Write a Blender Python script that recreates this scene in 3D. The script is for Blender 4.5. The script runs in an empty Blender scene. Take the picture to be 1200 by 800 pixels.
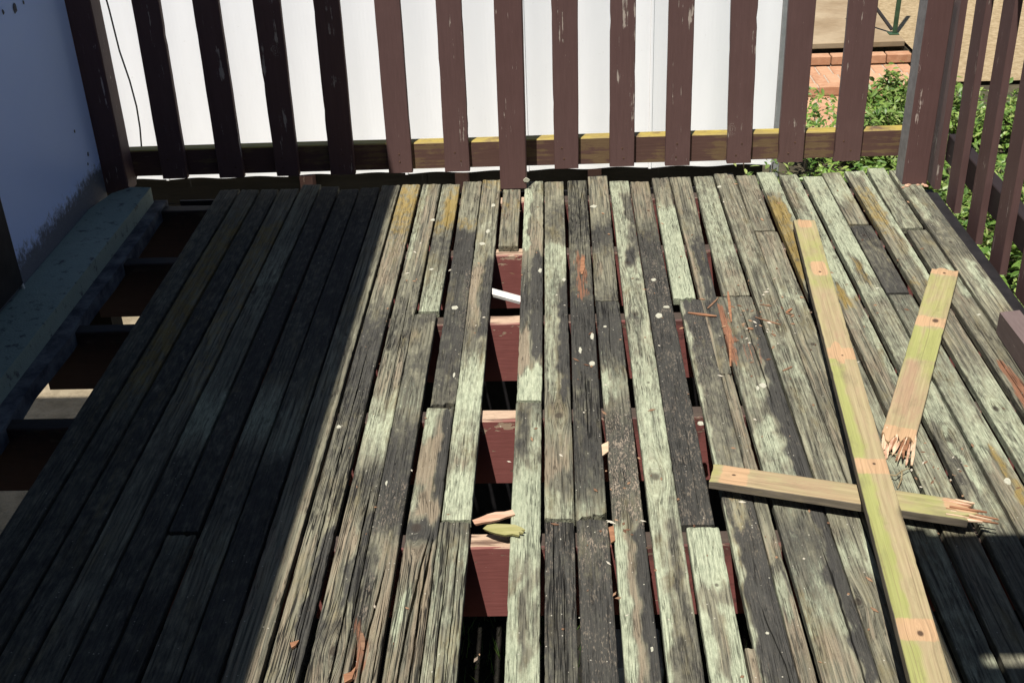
import bpy, math, random
import numpy as np
from mathutils import Matrix, Vector, noise as mnoise

random.seed(7)
rng = np.random.default_rng(7)
sc = bpy.context.scene
COL = sc.collection

# ------------------------------------------------------------------ camera
cam_d = bpy.data.cameras.new('camera')
cam = bpy.data.objects.new('camera', cam_d)
COL.objects.link(cam)
cam_d.sensor_width = 36.0
cam_d.lens = 1386.0 * 36.0 / 1200.0
cam_d.clip_start = 0.05
cam_d.clip_end = 2000
RX = Vector((0.99890155, 0.02642351, -0.03869736))      # image right
RD = Vector((-0.02085518, -0.48883502, -0.87212693))    # image down
RF = Vector((-0.04196128, 0.87197599, -0.487747))       # view direction
m = Matrix.Identity(4)
for i in range(3):
    m[i][0] = RX[i]; m[i][1] = -RD[i]; m[i][2] = -RF[i]
m[0][3], m[1][3], m[2][3] = 0.0, 0.0, 1.65
cam.matrix_world = m
sc.camera = cam

# ------------------------------------------------------------------ light
SUN = Vector((0.14, 0.35, -1.0)).normalized()            # direction the light travels
el = math.asin(-SUN.z)
to = -SUN
az = math.atan2(to.x, to.y)
w = bpy.data.worlds.new('World'); sc.world = w; w.use_nodes = True
nt = w.node_tree
bg = nt.nodes['Background']
sky = nt.nodes.new('ShaderNodeTexSky')
sky.sky_type = 'NISHITA'; sky.sun_disc = False
sky.sun_elevation = el; sky.sun_rotation = az
sky.altitude = 50; sky.air_density = 1.0; sky.dust_density = 0.6; sky.ozone_density = 1.2
nt.links.new(sky.outputs[0], bg.inputs[0])
bg.inputs[1].default_value = 0.055
sl = bpy.data.lights.new('sun', 'SUN'); sl.energy = 5.0; sl.angle = math.radians(0.5); sl.color = (1.0, 0.955, 0.89)
so = bpy.data.objects.new('sun', sl); COL.objects.link(so)
so.rotation_euler = SUN.to_track_quat('-Z', 'Y').to_euler()
so.location = (0, -6, 12)
sc.view_settings.view_transform = 'Standard'; sc.view_settings.look = 'None'
sc.view_settings.exposure = 0.46; sc.view_settings.gamma = 1.0
sc.render.engine = 'CYCLES'
sc.cycles.max_bounces = 6; sc.cycles.diffuse_bounces = 4; sc.cycles.glossy_bounces = 2

# ------------------------------------------------------------------ node helpers
class N:
    def __init__(s, name):
        s.m = bpy.data.materials.new(name); s.m.use_nodes = True
        s.t = s.m.node_tree; s.t.nodes.clear()
        s.out = s.t.nodes.new('ShaderNodeOutputMaterial')
        s.b = s.t.nodes.new('ShaderNodeBsdfPrincipled')
        s.t.links.new(s.b.outputs[0], s.out.inputs[0])
        s.b.inputs['Specular IOR Level'].default_value = 0.25
    def n(s, k): return s.t.nodes.new(k)
    def put(s, inp, v):
        if isinstance(v, bpy.types.NodeSocket): s.t.links.new(v, inp)
        elif isinstance(v, (tuple, list)) and len(v) == 3 and inp.type == 'RGBA': inp.default_value = (*v, 1)
        else: inp.default_value = v
    def math(s, op, a, b=None, c=None, clamp=False):
        x = s.n('ShaderNodeMath'); x.operation = op; x.use_clamp = clamp
        s.put(x.inputs[0], a)
        if b is not None: s.put(x.inputs[1], b)
        if c is not None: s.put(x.inputs[2], c)
        return x.outputs[0]
    def add(s, a, b): return s.math('ADD', a, b)
    def mul(s, a, b): return s.math('MULTIPLY', a, b)
    def ss(s, v, lo, hi, a=0.0, b=1.0):
        x = s.n('ShaderNodeMapRange'); x.interpolation_type = 'SMOOTHSTEP'
        s.put(x.inputs[0], v); s.put(x.inputs[1], lo); s.put(x.inputs[2], hi); s.put(x.inputs[3], a); s.put(x.inputs[4], b)
        return x.outputs[0]
    def mix(s, f, a, b, mode='MIX'):
        x = s.n('ShaderNodeMix'); x.data_type = 'RGBA'; x.blend_type = mode; x.clamp_factor = True
        s.put(x.inputs[0], f); s.put(x.inputs[6], a); s.put(x.inputs[7], b)
        return x.outputs[2]
    def attr(s, name, kind='GEOMETRY'):
        x = s.n('ShaderNodeAttribute'); x.attribute_type = kind; x.attribute_name = name
        return x
    def sep(s, v, color=False):
        x = s.n('ShaderNodeSeparateColor' if color else 'ShaderNodeSeparateXYZ'); s.put(x.inputs[0], v); return x.outputs
    def vec(s, x, y, z=0.0):
        c = s.n('ShaderNodeCombineXYZ'); s.put(c.inputs[0], x); s.put(c.inputs[1], y); s.put(c.inputs[2], z); return c.outputs[0]
    def scale(s, v, k):
        x = s.n('ShaderNodeVectorMath'); x.operation = 'MULTIPLY'; s.put(x.inputs[0], v); x.inputs[1].default_value = k; return x.outputs[0]
    def vadd(s, a, b):
        x = s.n('ShaderNodeVectorMath'); x.operation = 'ADD'; s.put(x.inputs[0], a); s.put(x.inputs[1], b); return x.outputs[0]
    def noise(s, v, sc=1.0, d=3.0, r=0.55, dist=0.0):
        x = s.n('ShaderNodeTexNoise'); s.put(x.inputs['Vector'], v); x.inputs['Scale'].default_value = sc
        x.inputs['Detail'].default_value = d; x.inputs['Roughness'].default_value = r; x.inputs['Distortion'].default_value = dist
        return x.outputs[0]
    def vor(s, v, sc, feat='F1'):
        x = s.n('ShaderNodeTexVoronoi'); x.feature = feat; s.put(x.inputs['Vector'], v); x.inputs['Scale'].default_value = sc
        return x.outputs
    def obj(s):
        return s.n('ShaderNodeTexCoord').outputs['Object']
    def orand(s):
        return s.n('ShaderNodeObjectInfo').outputs['Random']
    def fin(s, col, rough=0.8, bump=None, dist=0.002, strength=1.0):
        s.put(s.b.inputs['Base Color'], col); s.put(s.b.inputs['Roughness'], rough)
        if bump is not None:
            x = s.n('ShaderNodeBump'); x.inputs['Strength'].default_value = strength; x.inputs['Distance'].default_value = dist
            s.put(x.inputs['Height'], bump); s.t.links.new(x.outputs[0], s.b.inputs['Normal'])
        return s.m

# ------------------------------------------------------------------ materials
def mat_deck():
    s = N('weathered_decking')
    P = s.attr('grain').outputs['Vector']                  # (u across, v along, seed)
    sa = s.attr('sa'); A = s.sep(sa.outputs['Color'], True); aO = sa.outputs['Alpha']
    sb = s.attr('sb'); B = s.sep(sb.outputs['Color'], True); aV = sb.outputs['Alpha']
    aM, aD, aT = A[0], A[1], A[2]
    aC, aR, aS = B[0], B[1], B[2]
    kn = s.attr('knot').outputs['Vector']
    kl = s.n('ShaderNodeVectorMath'); kl.operation = 'LENGTH'; s.put(kl.inputs[0], kn); kd = kl.outputs['Value']
    g1 = s.noise(s.scale(P, (130, 4.0, 9.1)), 1, 5, .62, .4)        # broad grain
    g2 = s.noise(s.scale(P, (520, 10, 5.3)), 1, 3, .6)            # fine fibre
    g3 = s.noise(s.scale(P, (60, 22, 3.7)), 1, 5, .65)            # blotches
    g4 = s.noise(s.scale(P, (330, 260, 2.1)), 1, 3, .7)           # grit
    g5 = s.noise(s.scale(P, (26, 7, 6.7)), 1, 4, .6, .6)          # large patches
    u, v, q = s.sep(P)
    wob = s.noise(s.scale(P, (14, 2.2, 4.4)), 1, 3, .5)
    ring = s.math('SINE', s.add(s.mul(u, 620.0), s.mul(wob, 26.0)))
    ring = s.add(s.mul(ring, .5), .5)
    knr = s.add(s.mul(s.math('SINE', s.mul(kd, 11.0)), .5), .5)
    knm = s.ss(kd, 0.9, 1.9, 1, 0)
    ring = s.add(s.mul(ring, s.math('SUBTRACT', 1.0, knm)), s.mul(knr, knm))
    dust = s.noise(s.scale(P, (240, 34, 8.3)), 1, 6, .72)
    base = s.mix(s.ss(g1, .33, .68), (.042, .041, .031), (.275, .262, .178))
    base = s.mix(s.mul(s.ss(g5, .42, .62), .5), base, (.082, .077, .060))
    base = s.mix(s.mul(ring, .28), base, (.295, .278, .205))
    gold = s.ss(s.noise(s.scale(P, (18, 5, 12.2)), 1, 4, .65), .50, .72)
    base = s.mix(s.mul(gold, .38), base, (.20, .155, .060))
    # tan bare wood
    def mask(attr, n, width=.22, push=.95):
        return s.ss(s.add(s.mul(attr, push), s.mul(s.math('SUBTRACT', n, .5), 2.1)), .5 - width, .5 + width)
    nt_ = s.add(s.mul(g1, .6), s.mul(g5, .4))
    tan = s.mix(g2, (.175, .138, .092), (.335, .275, .195))
    tan = s.mix(s.mul(ring, .35), tan, (.16, .118, .075))
    c = s.mix(s.mul(mask(aT, nt_), .85), base, tan)
    # dark mould
    nd = s.add(s.mul(g3, .55), s.mul(g1, .45))
    dark = s.mix(g2, (.020, .020, .019), (.066, .063, .056))
    c = s.mix(s.mul(mask(aD, nd, .28, 1.0), .95), c, dark)
    # pale mint copper treated wood
    nm = s.add(s.mul(g3, .45), s.add(s.mul(g1, .30), s.mul(dust, .25)))
    mint = s.mix(s.ss(dust, .3, .7), (.268, .302, .205), (.485, .515, .360))
    mint = s.mix(s.mul(ring, .22), mint, (.20, .225, .165))
    c = s.mix(s.mul(mask(aM, nm, .32, .86), .90), c, mint)
    # yellow lichen
    no = s.add(s.mul(g3, .7), s.mul(g4, .3))
    org = s.mix(g4, (.20, .125, .020), (.37, .255, .055))
    c = s.mix(s.mul(mask(aO, no, .26, .9), .66), c, org)
    # rotten red heartwood
    nr = s.noise(s.scale(P, (230, 14, 2.9)), 1, 3, .6)
    rot = s.mix(nr, (.060, .024, .014), (.36, .175, .10))
    rm = mask(aR, s.add(s.mul(nr, .5), s.mul(g1, .5)), .16, .72)
    c = s.mix(rm, c, rot)
    # grit: fine pale crust on dark wood
    cr = s.ss(s.add(s.noise(s.scale(P, (330, 75, 7.7)), 1, 5, .72), s.add(s.mul(aS, .05), s.mul(s.math('SUBTRACT', g3, .5), .55))), .57, .66)
    c = s.mix(s.mul(cr, s.add(s.mul(aS, .6), .10)), c, (.33, .27, .20))
    # tiny white specks
    vv = s.vor(s.scale(P, (1, 1, 17.0)), 95.0)
    rnd = s.sep(vv['Color'], True)
    sp = s.mul(s.ss(vv['Distance'], .10, .19, 1, 0), s.math('GREATER_THAN', rnd[0], .93))
    c = s.mix(s.mul(sp, .8), c, (.50, .47, .38))
    # fibre and tonal variation
    fib = s.add(.66, s.mul(g2, .68))
    c = s.mix(1.0, c, s.vec(fib, fib, fib), 'MULTIPLY')
    gr = s.add(.72, s.mul(g4, .56))
    c = s.mix(1.0, c, s.vec(gr, gr, gr), 'MULTIPLY')
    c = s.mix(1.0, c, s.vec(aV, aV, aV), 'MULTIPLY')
    # knots
    c = s.mix(s.mul(s.ss(kd, .35, .95, 1, 0), .75), c, (.045, .034, .026))
    # cracks along the grain
    cn = s.noise(s.scale(P, (85, 2.1, 11.3)), 1, 2.5, .6, .25)
    cd = s.math('ABSOLUTE', s.math('SUBTRACT', cn, .5))
    crk = s.mul(s.ss(cd, .004, s.add(.016, s.mul(aC, .014)), 1, 0), s.ss(s.add(aC, s.mul(s.math('SUBTRACT', g5, .5), 1.2)), .22, .52))
    cn2 = s.noise(s.scale(P, (200, 6.0, 5.9)), 1, 2, .5, .2)
    crk2 = s.mul(s.ss(s.math('ABSOLUTE', s.math('SUBTRACT', cn2, .5)), .0, .030, .75, 0), s.ss(g5, .40, .62))
    crk = s.math('MAXIMUM', crk, s.mul(crk2, .7))
    c = s.mix(s.mul(crk, .93), c, (.010, .009, .008))
    h = s.add(s.mul(g2, .55), s.add(s.mul(g1, .5), s.mul(g4, .35)))
    h = s.math('SUBTRACT', h, s.mul(crk, 2.6))
    h = s.add(h, s.mul(ring, .18))
    return s.fin(c, s.add(.72, s.mul(g3, .25)), h, .0024, .85)

def mat_fresh():
    s = N('fresh_broken_pine')
    P = s.attr('grain').outputs['Vector']
    sa = s.attr('sa'); A = s.sep(sa.outputs['Color'], True); aO = sa.outputs['Alpha']
    g1 = s.noise(s.scale(P, (70, 2.0, 9.1)), 1, 4, .6, .3)
    g2 = s.noise(s.scale(P, (420, 8, 5.3)), 1, 3, .6)
    g3 = s.noise(s.scale(P, (40, 14, 3.7)), 1, 5, .65)
    u, v, q = s.sep(P)
    wob = s.noise(s.scale(P, (10, 1.2, 4.4)), 1, 2, .5)
    ring = s.add(s.mul(s.math('SINE', s.add(s.mul(u, 420.0), s.mul(wob, 34.0))), .5), .5)
    c = s.mix(ring, (.36, .30, .165), (.305, .245, .135))
    c = s.mix(s.mul(s.ss(g3, .35, .7), .5), c, (.385, .30, .185))
    def mask(a, n, w=.2): return s.ss(s.add(s.mul(a, .95), s.mul(s.math('SUBTRACT', n, .5), 1.2)), .5 - w, .5 + w)
    c = s.mix(s.mul(mask(A[0], g3, .3), .8), c, s.mix(g1, (.22, .245, .06), (.35, .37, .13)))     # green treatment
    c = s.mix(s.mul(mask(A[1], g3, .3), .75), c, s.mix(g1, (.28, .165, .10), (.36, .24, .16)))    # pink brown
    c = s.mix(s.mul(s.ss(s.add(A[2], s.mul(s.math('SUBTRACT', g1, .5), .5)), .42, .58), .8), c, s.mix(g2, (.40, .235, .125), (.54, .35, .205)))  # torn fresh band
    c = s.mix(mask(aO, g3, .25), c, s.mix(g2, (.085, .075, .06), (.24, .20, .15)))                # weathered grey edge
    gm = s.noise(s.scale(P, (22, 6, 8.8)), 1, 6, .7)
    c = s.mix(s.mul(s.ss(gm, .50, .70), .45), c, (.15, .135, .075))
    st_ = s.noise(s.scale(P, (190, 2.2, 3.3)), 1, 3, .6)
    c = s.mix(s.mul(s.ss(st_, .58, .68), .40), c, (.16, .11, .065))
    f = s.add(.70, s.mul(g2, .58)); c = s.mix(1.0, c, s.vec(f, f, f), 'MULTIPLY')
    kn = s.attr('knot').outputs['Vector']
    kl = s.n('ShaderNodeVectorMath'); kl.operation = 'LENGTH'; s.put(kl.inputs[0], kn)
    c = s.mix(s.mul(s.ss(kl.outputs['Value'], .4, 1.0, 1, 0), .9), c, (.05, .028, .018))
    h = s.add(s.mul(g2, .5), s.mul(g1, .5))
    return s.fin(c, .75, h, .0012, .7)

def mat_paint(name, dark, light, bare, chip=.66, axis='Z', lichen=False, lic_side=0.0):
    s = N(name)
    O = s.vadd(s.obj(), s.vec(s.mul(s.orand(), 13.0), s.mul(s.orand(), 37.0), s.mul(s.orand(), 71.0)))
    k = {'Z': (1, 1, .06), 'X': (.06, 1, 1), 'Y': (1, .06, 1)}[axis]
    O1 = s.scale(O, k)
    g1 = s.noise(O1, 90, 5, .6); g2 = s.noise(O1, 330, 3, .6); g3 = s.noise(O, 9, 4, .6); g4 = s.noise(s.scale(O1, (1, 1, 1)), 38, 6, .72)
    c = s.mix(g1, dark, light)
    c = s.mix(s.mul(s.ss(g3, .45, .7), .35), c, light)
    ch = s.ss(s.add(g4, s.mul(s.math('SUBTRACT', g3, .5), .55)), chip, chip + .03)
    ch2 = s.mul(s.ss(s.noise(O1, 150, 4, .7), .68, .71), .8)
    chm = s.math('MAXIMUM', ch, ch2)
    c = s.mix(chm, c, s.mix(g2, bare, tuple(min(1, x * 1.7) for x in bare)))
    # knots showing through the paint
    ox, oy, oz = s.sep(O)
    vn = s.n('ShaderNodeTexVoronoi'); vn.voronoi_dimensions = '2D'; vn.inputs['Scale'].default_value = 4.2
    s.put(vn.inputs['Vector'], s.vec(ox if axis != 'Y' else oy, s.mul(oz, .8), 0.0)); kd = s.add(vn.outputs['Distance'], s.add(s.mul(s.math('SUBTRACT', g4, .5), .13), s.mul(s.math('SUBTRACT', s.noise(O, 26, 3, .6), .5), .10)))
    kgate = s.math('GREATER_THAN', s.sep(vn.outputs['Color'], True)[0], .62)
    kr = s.mul(s.mul(s.ss(kd, .065, .095, 1, 0), kgate), s.ss(s.math('SINE', s.mul(kd, 230.0)), .2, .8))
    c = s.mix(s.mul(s.mul(kr, s.ss(g2, .42, .58)), .75), c, bare)
    if lichen:
        nz = s.sep(s.n('ShaderNodeNewGeometry').outputs['Normal'])[2]
        top = s.ss(nz, .4, .8)
        ly = s.mix(g2, (.30, .22, .035), (.48, .38, .10))
        c = s.mix(s.mul(top, s.ss(g3, .25, .5)), c, ly)
        sd = s.mul(s.ss(s.add(s.noise(O1, 60, 4, .65), s.mul(s.math('SUBTRACT', g3, .5), .9)), .47, .60), lic_side)
        c = s.mix(sd, c, s.mix(g2, (.15, .10, .045), (.27, .20, .085)))
    f = s.add(.86, s.mul(g2, .28)); c = s.mix(1.0, c, s.vec(f, f, f), 'MULTIPLY')
    h = s.add(s.mul(g1, .6), s.add(s.mul(g2, .3), s.mul(chm, -.9)))
    return s.fin(c, .62, h, .0011, .8)

def mat_joist():
    s = N('red_painted_joist')
    O = s.vadd(s.obj(), s.vec(s.mul(s.orand(), 23.0), 0.0, 0.0))
    O1 = s.scale(O, (.07, 1, 1))
    geo = s.n('ShaderNodeNewGeometry')
    nz = s.sep(geo.outputs['Normal'])[2]; z = s.sep(geo.outputs['Position'])[2]
    g1 = s.noise(O1, 120, 4, .6); g2 = s.noise(O1, 420, 3, .6); g3 = s.noise(O, 30, 4, .6)
    red = s.mix(g1, (.225, .074, .064), (.285, .105, .092))
    wood = s.mix(g2, (.30, .20, .13), (.62, .46, .33))
    wood = s.mix(s.ss(s.noise(O1, 55, 4, .6), .52, .62), wood, (.16, .10, .07))
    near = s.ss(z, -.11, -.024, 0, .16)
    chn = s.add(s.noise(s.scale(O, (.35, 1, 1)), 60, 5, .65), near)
    chip = s.ss(chn, .69, .71)
    c = s.mix(chip, red, wood)
    px_ = s.sep(geo.outputs['Position'])[0]
    lane = s.mul(s.ss(px_, -.235, -.215), s.ss(px_, -.125, -.105, 1, 0))
    top = s.mix(lane, s.mix(g1, (.045, .035, .028), (.13, .10, .075)), wood)
    c = s.mix(s.ss(nz, .5, .8), c, top)
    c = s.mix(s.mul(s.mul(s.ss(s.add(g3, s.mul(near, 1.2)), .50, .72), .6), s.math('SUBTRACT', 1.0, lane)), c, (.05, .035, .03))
    left_shade = s.ss(s.add(px_, s.mul(s.math('SUBTRACT', g3, .5), .5)), -1.15, -.75, 1, 0)  # joists darken towards the house: shade of the left lane put into the paint
    c = s.mix(s.mul(left_shade, .88), c, s.mix(g1, (.012, .011, .011), (.030, .026, .023)))
    f = s.add(.85, s.mul(g3, .3)); c = s.mix(1.0, c, s.vec(f, f, f), 'MULTIPLY')
    return s.fin(c, .6, s.add(g1, s.mul(chip, -.7)), .001, .7)

def mat_simple(name, a, b, sc=20, rough=.8, bump=.002, stretch=(1, 1, 1), d=5):
    s = N(name); O = s.scale(s.obj(), stretch)
    g = s.noise(O, sc, d, .62); g2 = s.noise(O, sc * 9, 3, .6)
    c = s.mix(s.ss(g, .3, .7), a, b)
    f = s.add(.82, s.mul(g2, .36)); c = s.mix(1.0, c, s.vec(f, f, f), 'MULTIPLY')
    return s.fin(c, rough, s.add(g, s.mul(g2, .5)), bump, .8)

def mat_wall():
    s = N('white_rendered_wall')
    geo = s.n('ShaderNodeNewGeometry'); P = geo.outputs['Position']
    x, y, z = s.sep(P)
    g = s.noise(P, 4, 4, .6); g2 = s.noise(P, 160, 3, .6); g3 = s.noise(s.scale(P, (1, 1, .7)), 60, 8, .78)
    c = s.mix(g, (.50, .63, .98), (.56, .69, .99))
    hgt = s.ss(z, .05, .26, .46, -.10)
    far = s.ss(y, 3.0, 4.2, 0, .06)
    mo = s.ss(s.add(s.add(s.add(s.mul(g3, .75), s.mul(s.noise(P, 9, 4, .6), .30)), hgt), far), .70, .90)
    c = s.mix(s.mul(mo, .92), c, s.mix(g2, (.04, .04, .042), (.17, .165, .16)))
    sp = s.vor(P, 9.0); rr = s.sep(sp['Color'], True)
    dots = s.mul(s.ss(sp['Distance'], .05, .09, 1, 0), s.math('GREATER_THAN', rr[0], .86))
    c = s.mix(s.mul(dots, .8), c, (.10, .10, .12))
    return s.fin(c, .7, s.add(s.mul(g2, .4), s.mul(mo, -.5)), .0012, .6)

def mat_ledge():
    s = N('teal_painted_concrete')
    geo = s.n('ShaderNodeNewGeometry'); P = geo.outputs['Position']
    g = s.noise(P, 12, 5, .65); g2 = s.noise(P, 130, 4, .6)
    c = s.mix(g, (.20, .255, .215), (.31, .37, .31))
    c = s.mix(s.ss(s.noise(P, 26, 6, .7), .56, .66), c, (.10, .10, .10))
    return s.fin(c, .8, g2, .003, .8)

def mat_fence():
    s = N('white_painted_steel')
    O = s.obj(); g = s.noise(s.scale(O, (3, 3, .6)), 3, 4, .6); g2 = s.noise(O, 40, 4, .6)
    c = s.mix(s.ss(g, .3, .75), (.90, .915, .93), (.865, .88, .895))
    c = s.mix(s.mul(s.ss(g2, .68, .75), .3), c, (.5, .48, .44))
    return s.fin(c, .38)

def mat_leaf(name, dark, lite, yell):
    s = N(name)
    r = s.n('ShaderNodeNewGeometry').outputs['Random Per Island']
    g = s.noise(s.obj(), 14, 3, .6)
    c = s.mix(r, dark, lite)
    c = s.mix(s.mul(s.ss(s.math('FRACT', s.mul(r, 17.3)), .62, .95), .7), c, yell)
    c = s.mix(s.mul(s.ss(g, .5, .75), .4), c, dark)
    s.put(s.b.inputs['Base Color'], c); s.b.inputs['Roughness'].default_value = .42
    s.b.inputs['Specular IOR Level'].default_value = .4
    tr = s.n('ShaderNodeBsdfTranslucent'); s.put(tr.inputs[0], s.mix(.5, c, yell))
    mx = s.n('ShaderNodeMixShader'); mx.inputs[0].default_value = .28
    s.t.links.new(s.b.outputs[0], mx.inputs[1]); s.t.links.new(tr.outputs[0], mx.inputs[2]); s.t.links.new(mx.outputs[0], s.out.inputs[0])
    return s.m

def mat_leafless():
    s = N('rotten_wood_crumbs'); r = s.n('ShaderNodeNewGeometry').outputs['Random Per Island']
    c = s.mix(r, (.10, .05, .03), (.36, .22, .13)); c = s.mix(s.ss(s.math('FRACT', s.mul(r, 13.7)), .75, .8), c, (.50, .46, .37))
    return s.fin(c, .9)

def mat_brick():
    s = N('orange_brick'); O = s.vadd(s.obj(), s.vec(s.mul(s.orand(), 9.0), s.mul(s.orand(), 31.0), 0.0))
    g = s.noise(O, 22, 4, .6); g2 = s.noise(O, 210, 3, .65); r = s.orand()
    c = s.mix(r, (.40, .205, .115), (.50, .30, .18))
    c = s.mix(s.mul(s.ss(g, .4, .7), .55), c, (.54, .33, .20))
    f = s.add(.8, s.mul(g2, .4)); c = s.mix(1.0, c, s.vec(f, f, f), 'MULTIPLY')
    return s.fin(c, .85, s.add(g, g2), .003, .7)

M = dict(
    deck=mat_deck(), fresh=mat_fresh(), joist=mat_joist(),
    picket=mat_paint('brown_picket_paint', (.100, .056, .051), (.142, .082, .076), (.32, .27, .23), .640, 'Z'),
    post=mat_paint('brown_post_paint', (.098, .052, .047), (.136, .076, .070), (.38, .31, .27), .665, 'Z'),
    rail=mat_paint('brown_rail_paint', (.085, .046, .038), (.135, .075, .060), (.24, .17, .10), .70, 'X', True, .5),
    side_rail=mat_paint('shadowed_rail_paint', (.016, .011, .012), (.030, .020, .019), (.16, .12, .09), .76, 'Y'),  # rail brown taken near-black, picket shadow put into the colour
    beam=mat_paint('dull_brown_timber', (.115, .082, .076), (.185, .14, .132), (.30, .25, .22), .70, 'Y'),
    grey=mat_simple('grey_primer', (.20, .19, .19), (.28, .27, .265), 30),
    wall=mat_wall(), ledge=mat_ledge(), mossy=mat_simple('mossy_damp_concrete', (.045, .045, .055), (.15, .16, .165), 16, .9, .004), fence=mat_fence(),
    flash=mat_simple('grey_steel', (.20, .21, .21), (.27, .28, .28), 6, .5, .0005),
    sleeper=mat_simple('dark_sleeper', (.006, .006, .005), (.014, .013, .011), 14, .9, .004, (.1, 1, 1)),
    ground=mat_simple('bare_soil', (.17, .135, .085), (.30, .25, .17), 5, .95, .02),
    path=mat_simple('pale_bounce_ground', (.38, .34, .25), (.52, .47, .36), 4, .95, .01),  # not a path: pale ground added out of view to bounce light
    soil=mat_simple('dark_bed_soil', (.045, .038, .025), (.10, .085, .05), 9, .95, .03),
    lawn=mat_simple('dry_lawn', (.34, .245, .13), (.52, .40, .235), 26, .95, .03),
    slab=mat_simple('brown_concrete', (.25, .18, .105), (.36, .28, .18), 2.2, .8, .003, (1, 1, 1)),
    brick=mat_brick(),
    mortar=mat_simple('pale_mortar', (.34, .27, .20), (.46, .38, .29), 30, .9, .002),
    green=mat_simple('green_metal_paint', (.028, .060, .032), (.05, .095, .05), 30, .45, .0005),
    dark=mat_simple('dark_stain', (.012, .011, .012), (.022, .020, .021), 20, .6),
    roof=mat_simple('grey_roof_sheet', (.05, .05, .05), (.08, .08, .08), 5, .6),
    rear_blocker=mat_simple('dark_rear_blocker', (.05, .035, .03), (.08, .06, .05), 12, .8, .002, (1, 1, .1)),
    under=mat_simple('black_shade_soil', (.012, .011, .009), (.028, .024, .018), 9, .95, .03),  # shade under the deck put into this soil colour
    white=mat_simple('white_board_paint', (.58, .56, .51), (.72, .70, .66), 12, .6),
    pale=mat_simple('pale_split_wood', (.46, .32, .20), (.64, .48, .33), 60, .7, .001, (.1, 1, 1)),
    pink=mat_simple('pink_split_wood', (.38, .20, .12), (.60, .40, .28), 60, .7, .001, (.1, 1, 1)),
    orange=mat_simple('orange_split_wood', (.19, .085, .045), (.34, .17, .09), 60, .7, .001, (.1, 1, 1)),
    brownbit=mat_simple('brown_split_wood', (.13, .07, .04), (.26, .15, .09), 60, .8, .001, (.1, 1, 1)),
    olive=mat_simple('olive_split_wood', (.24, .23, .08), (.36, .33, .15), 60, .7, .001, (.1, 1, 1)),
    lichen=mat_simple('pale_lichen', (.34, .34, .26), (.52, .50, .40), 300, .9, .001),
    crumb=mat_leafless(), rust=mat_simple('rusty_nail', (.05, .03, .022), (.16, .085, .05), 200, .8),
    twig=mat_simple('dry_twig', (.22, .17, .09), (.36, .29, .17), 80, .8),
    wire=mat_simple('black_cable', (.02, .018, .016), (.035, .03, .028), 20, .5),
    pit=mat_simple('grey_plaster_pit', (.07, .07, .08), (.16, .16, .17), 90, .9, .004),
    leaf=mat_leaf('shrub_leaf', (.055, .125, .022), (.21, .32, .065), (.42, .46, .17)),
    leafd=mat_leaf('cover_leaf', (.060, .14, .022), (.22, .35, .060), (.38, .46, .13)),
    stem=mat_simple('shrub_stem', (.07, .05, .03), (.15, .11, .07), 60, .9),
    grass=mat_leaf('grass_blade', (.04, .09, .015), (.09, .17, .03), (.18, .22, .05)),
)

# ------------------------------------------------------------------ object helpers
def link(name, me, mat=None, parent=None, loc=None):
    o = bpy.data.objects.new(name, me); COL.objects.link(o)
    if mat is not None and me is not None and not me.materials: me.materials.append(mat)
    if parent is not None: o.parent = parent
    if loc is not None: o.location = loc
    return o

def tag(o, label=None, cat=None, group=None, kind=None):
    if label: o['label'] = label
    if cat: o['category'] = cat
    if group: o['group'] = group
    if kind: o['kind'] = kind
    return o

def empty(name, loc, label, cat, group=None):
    o = bpy.data.objects.new(name, None); COL.objects.link(o); o.location = loc; o.empty_display_size = .1
    return tag(o, label, cat, group)

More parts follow.
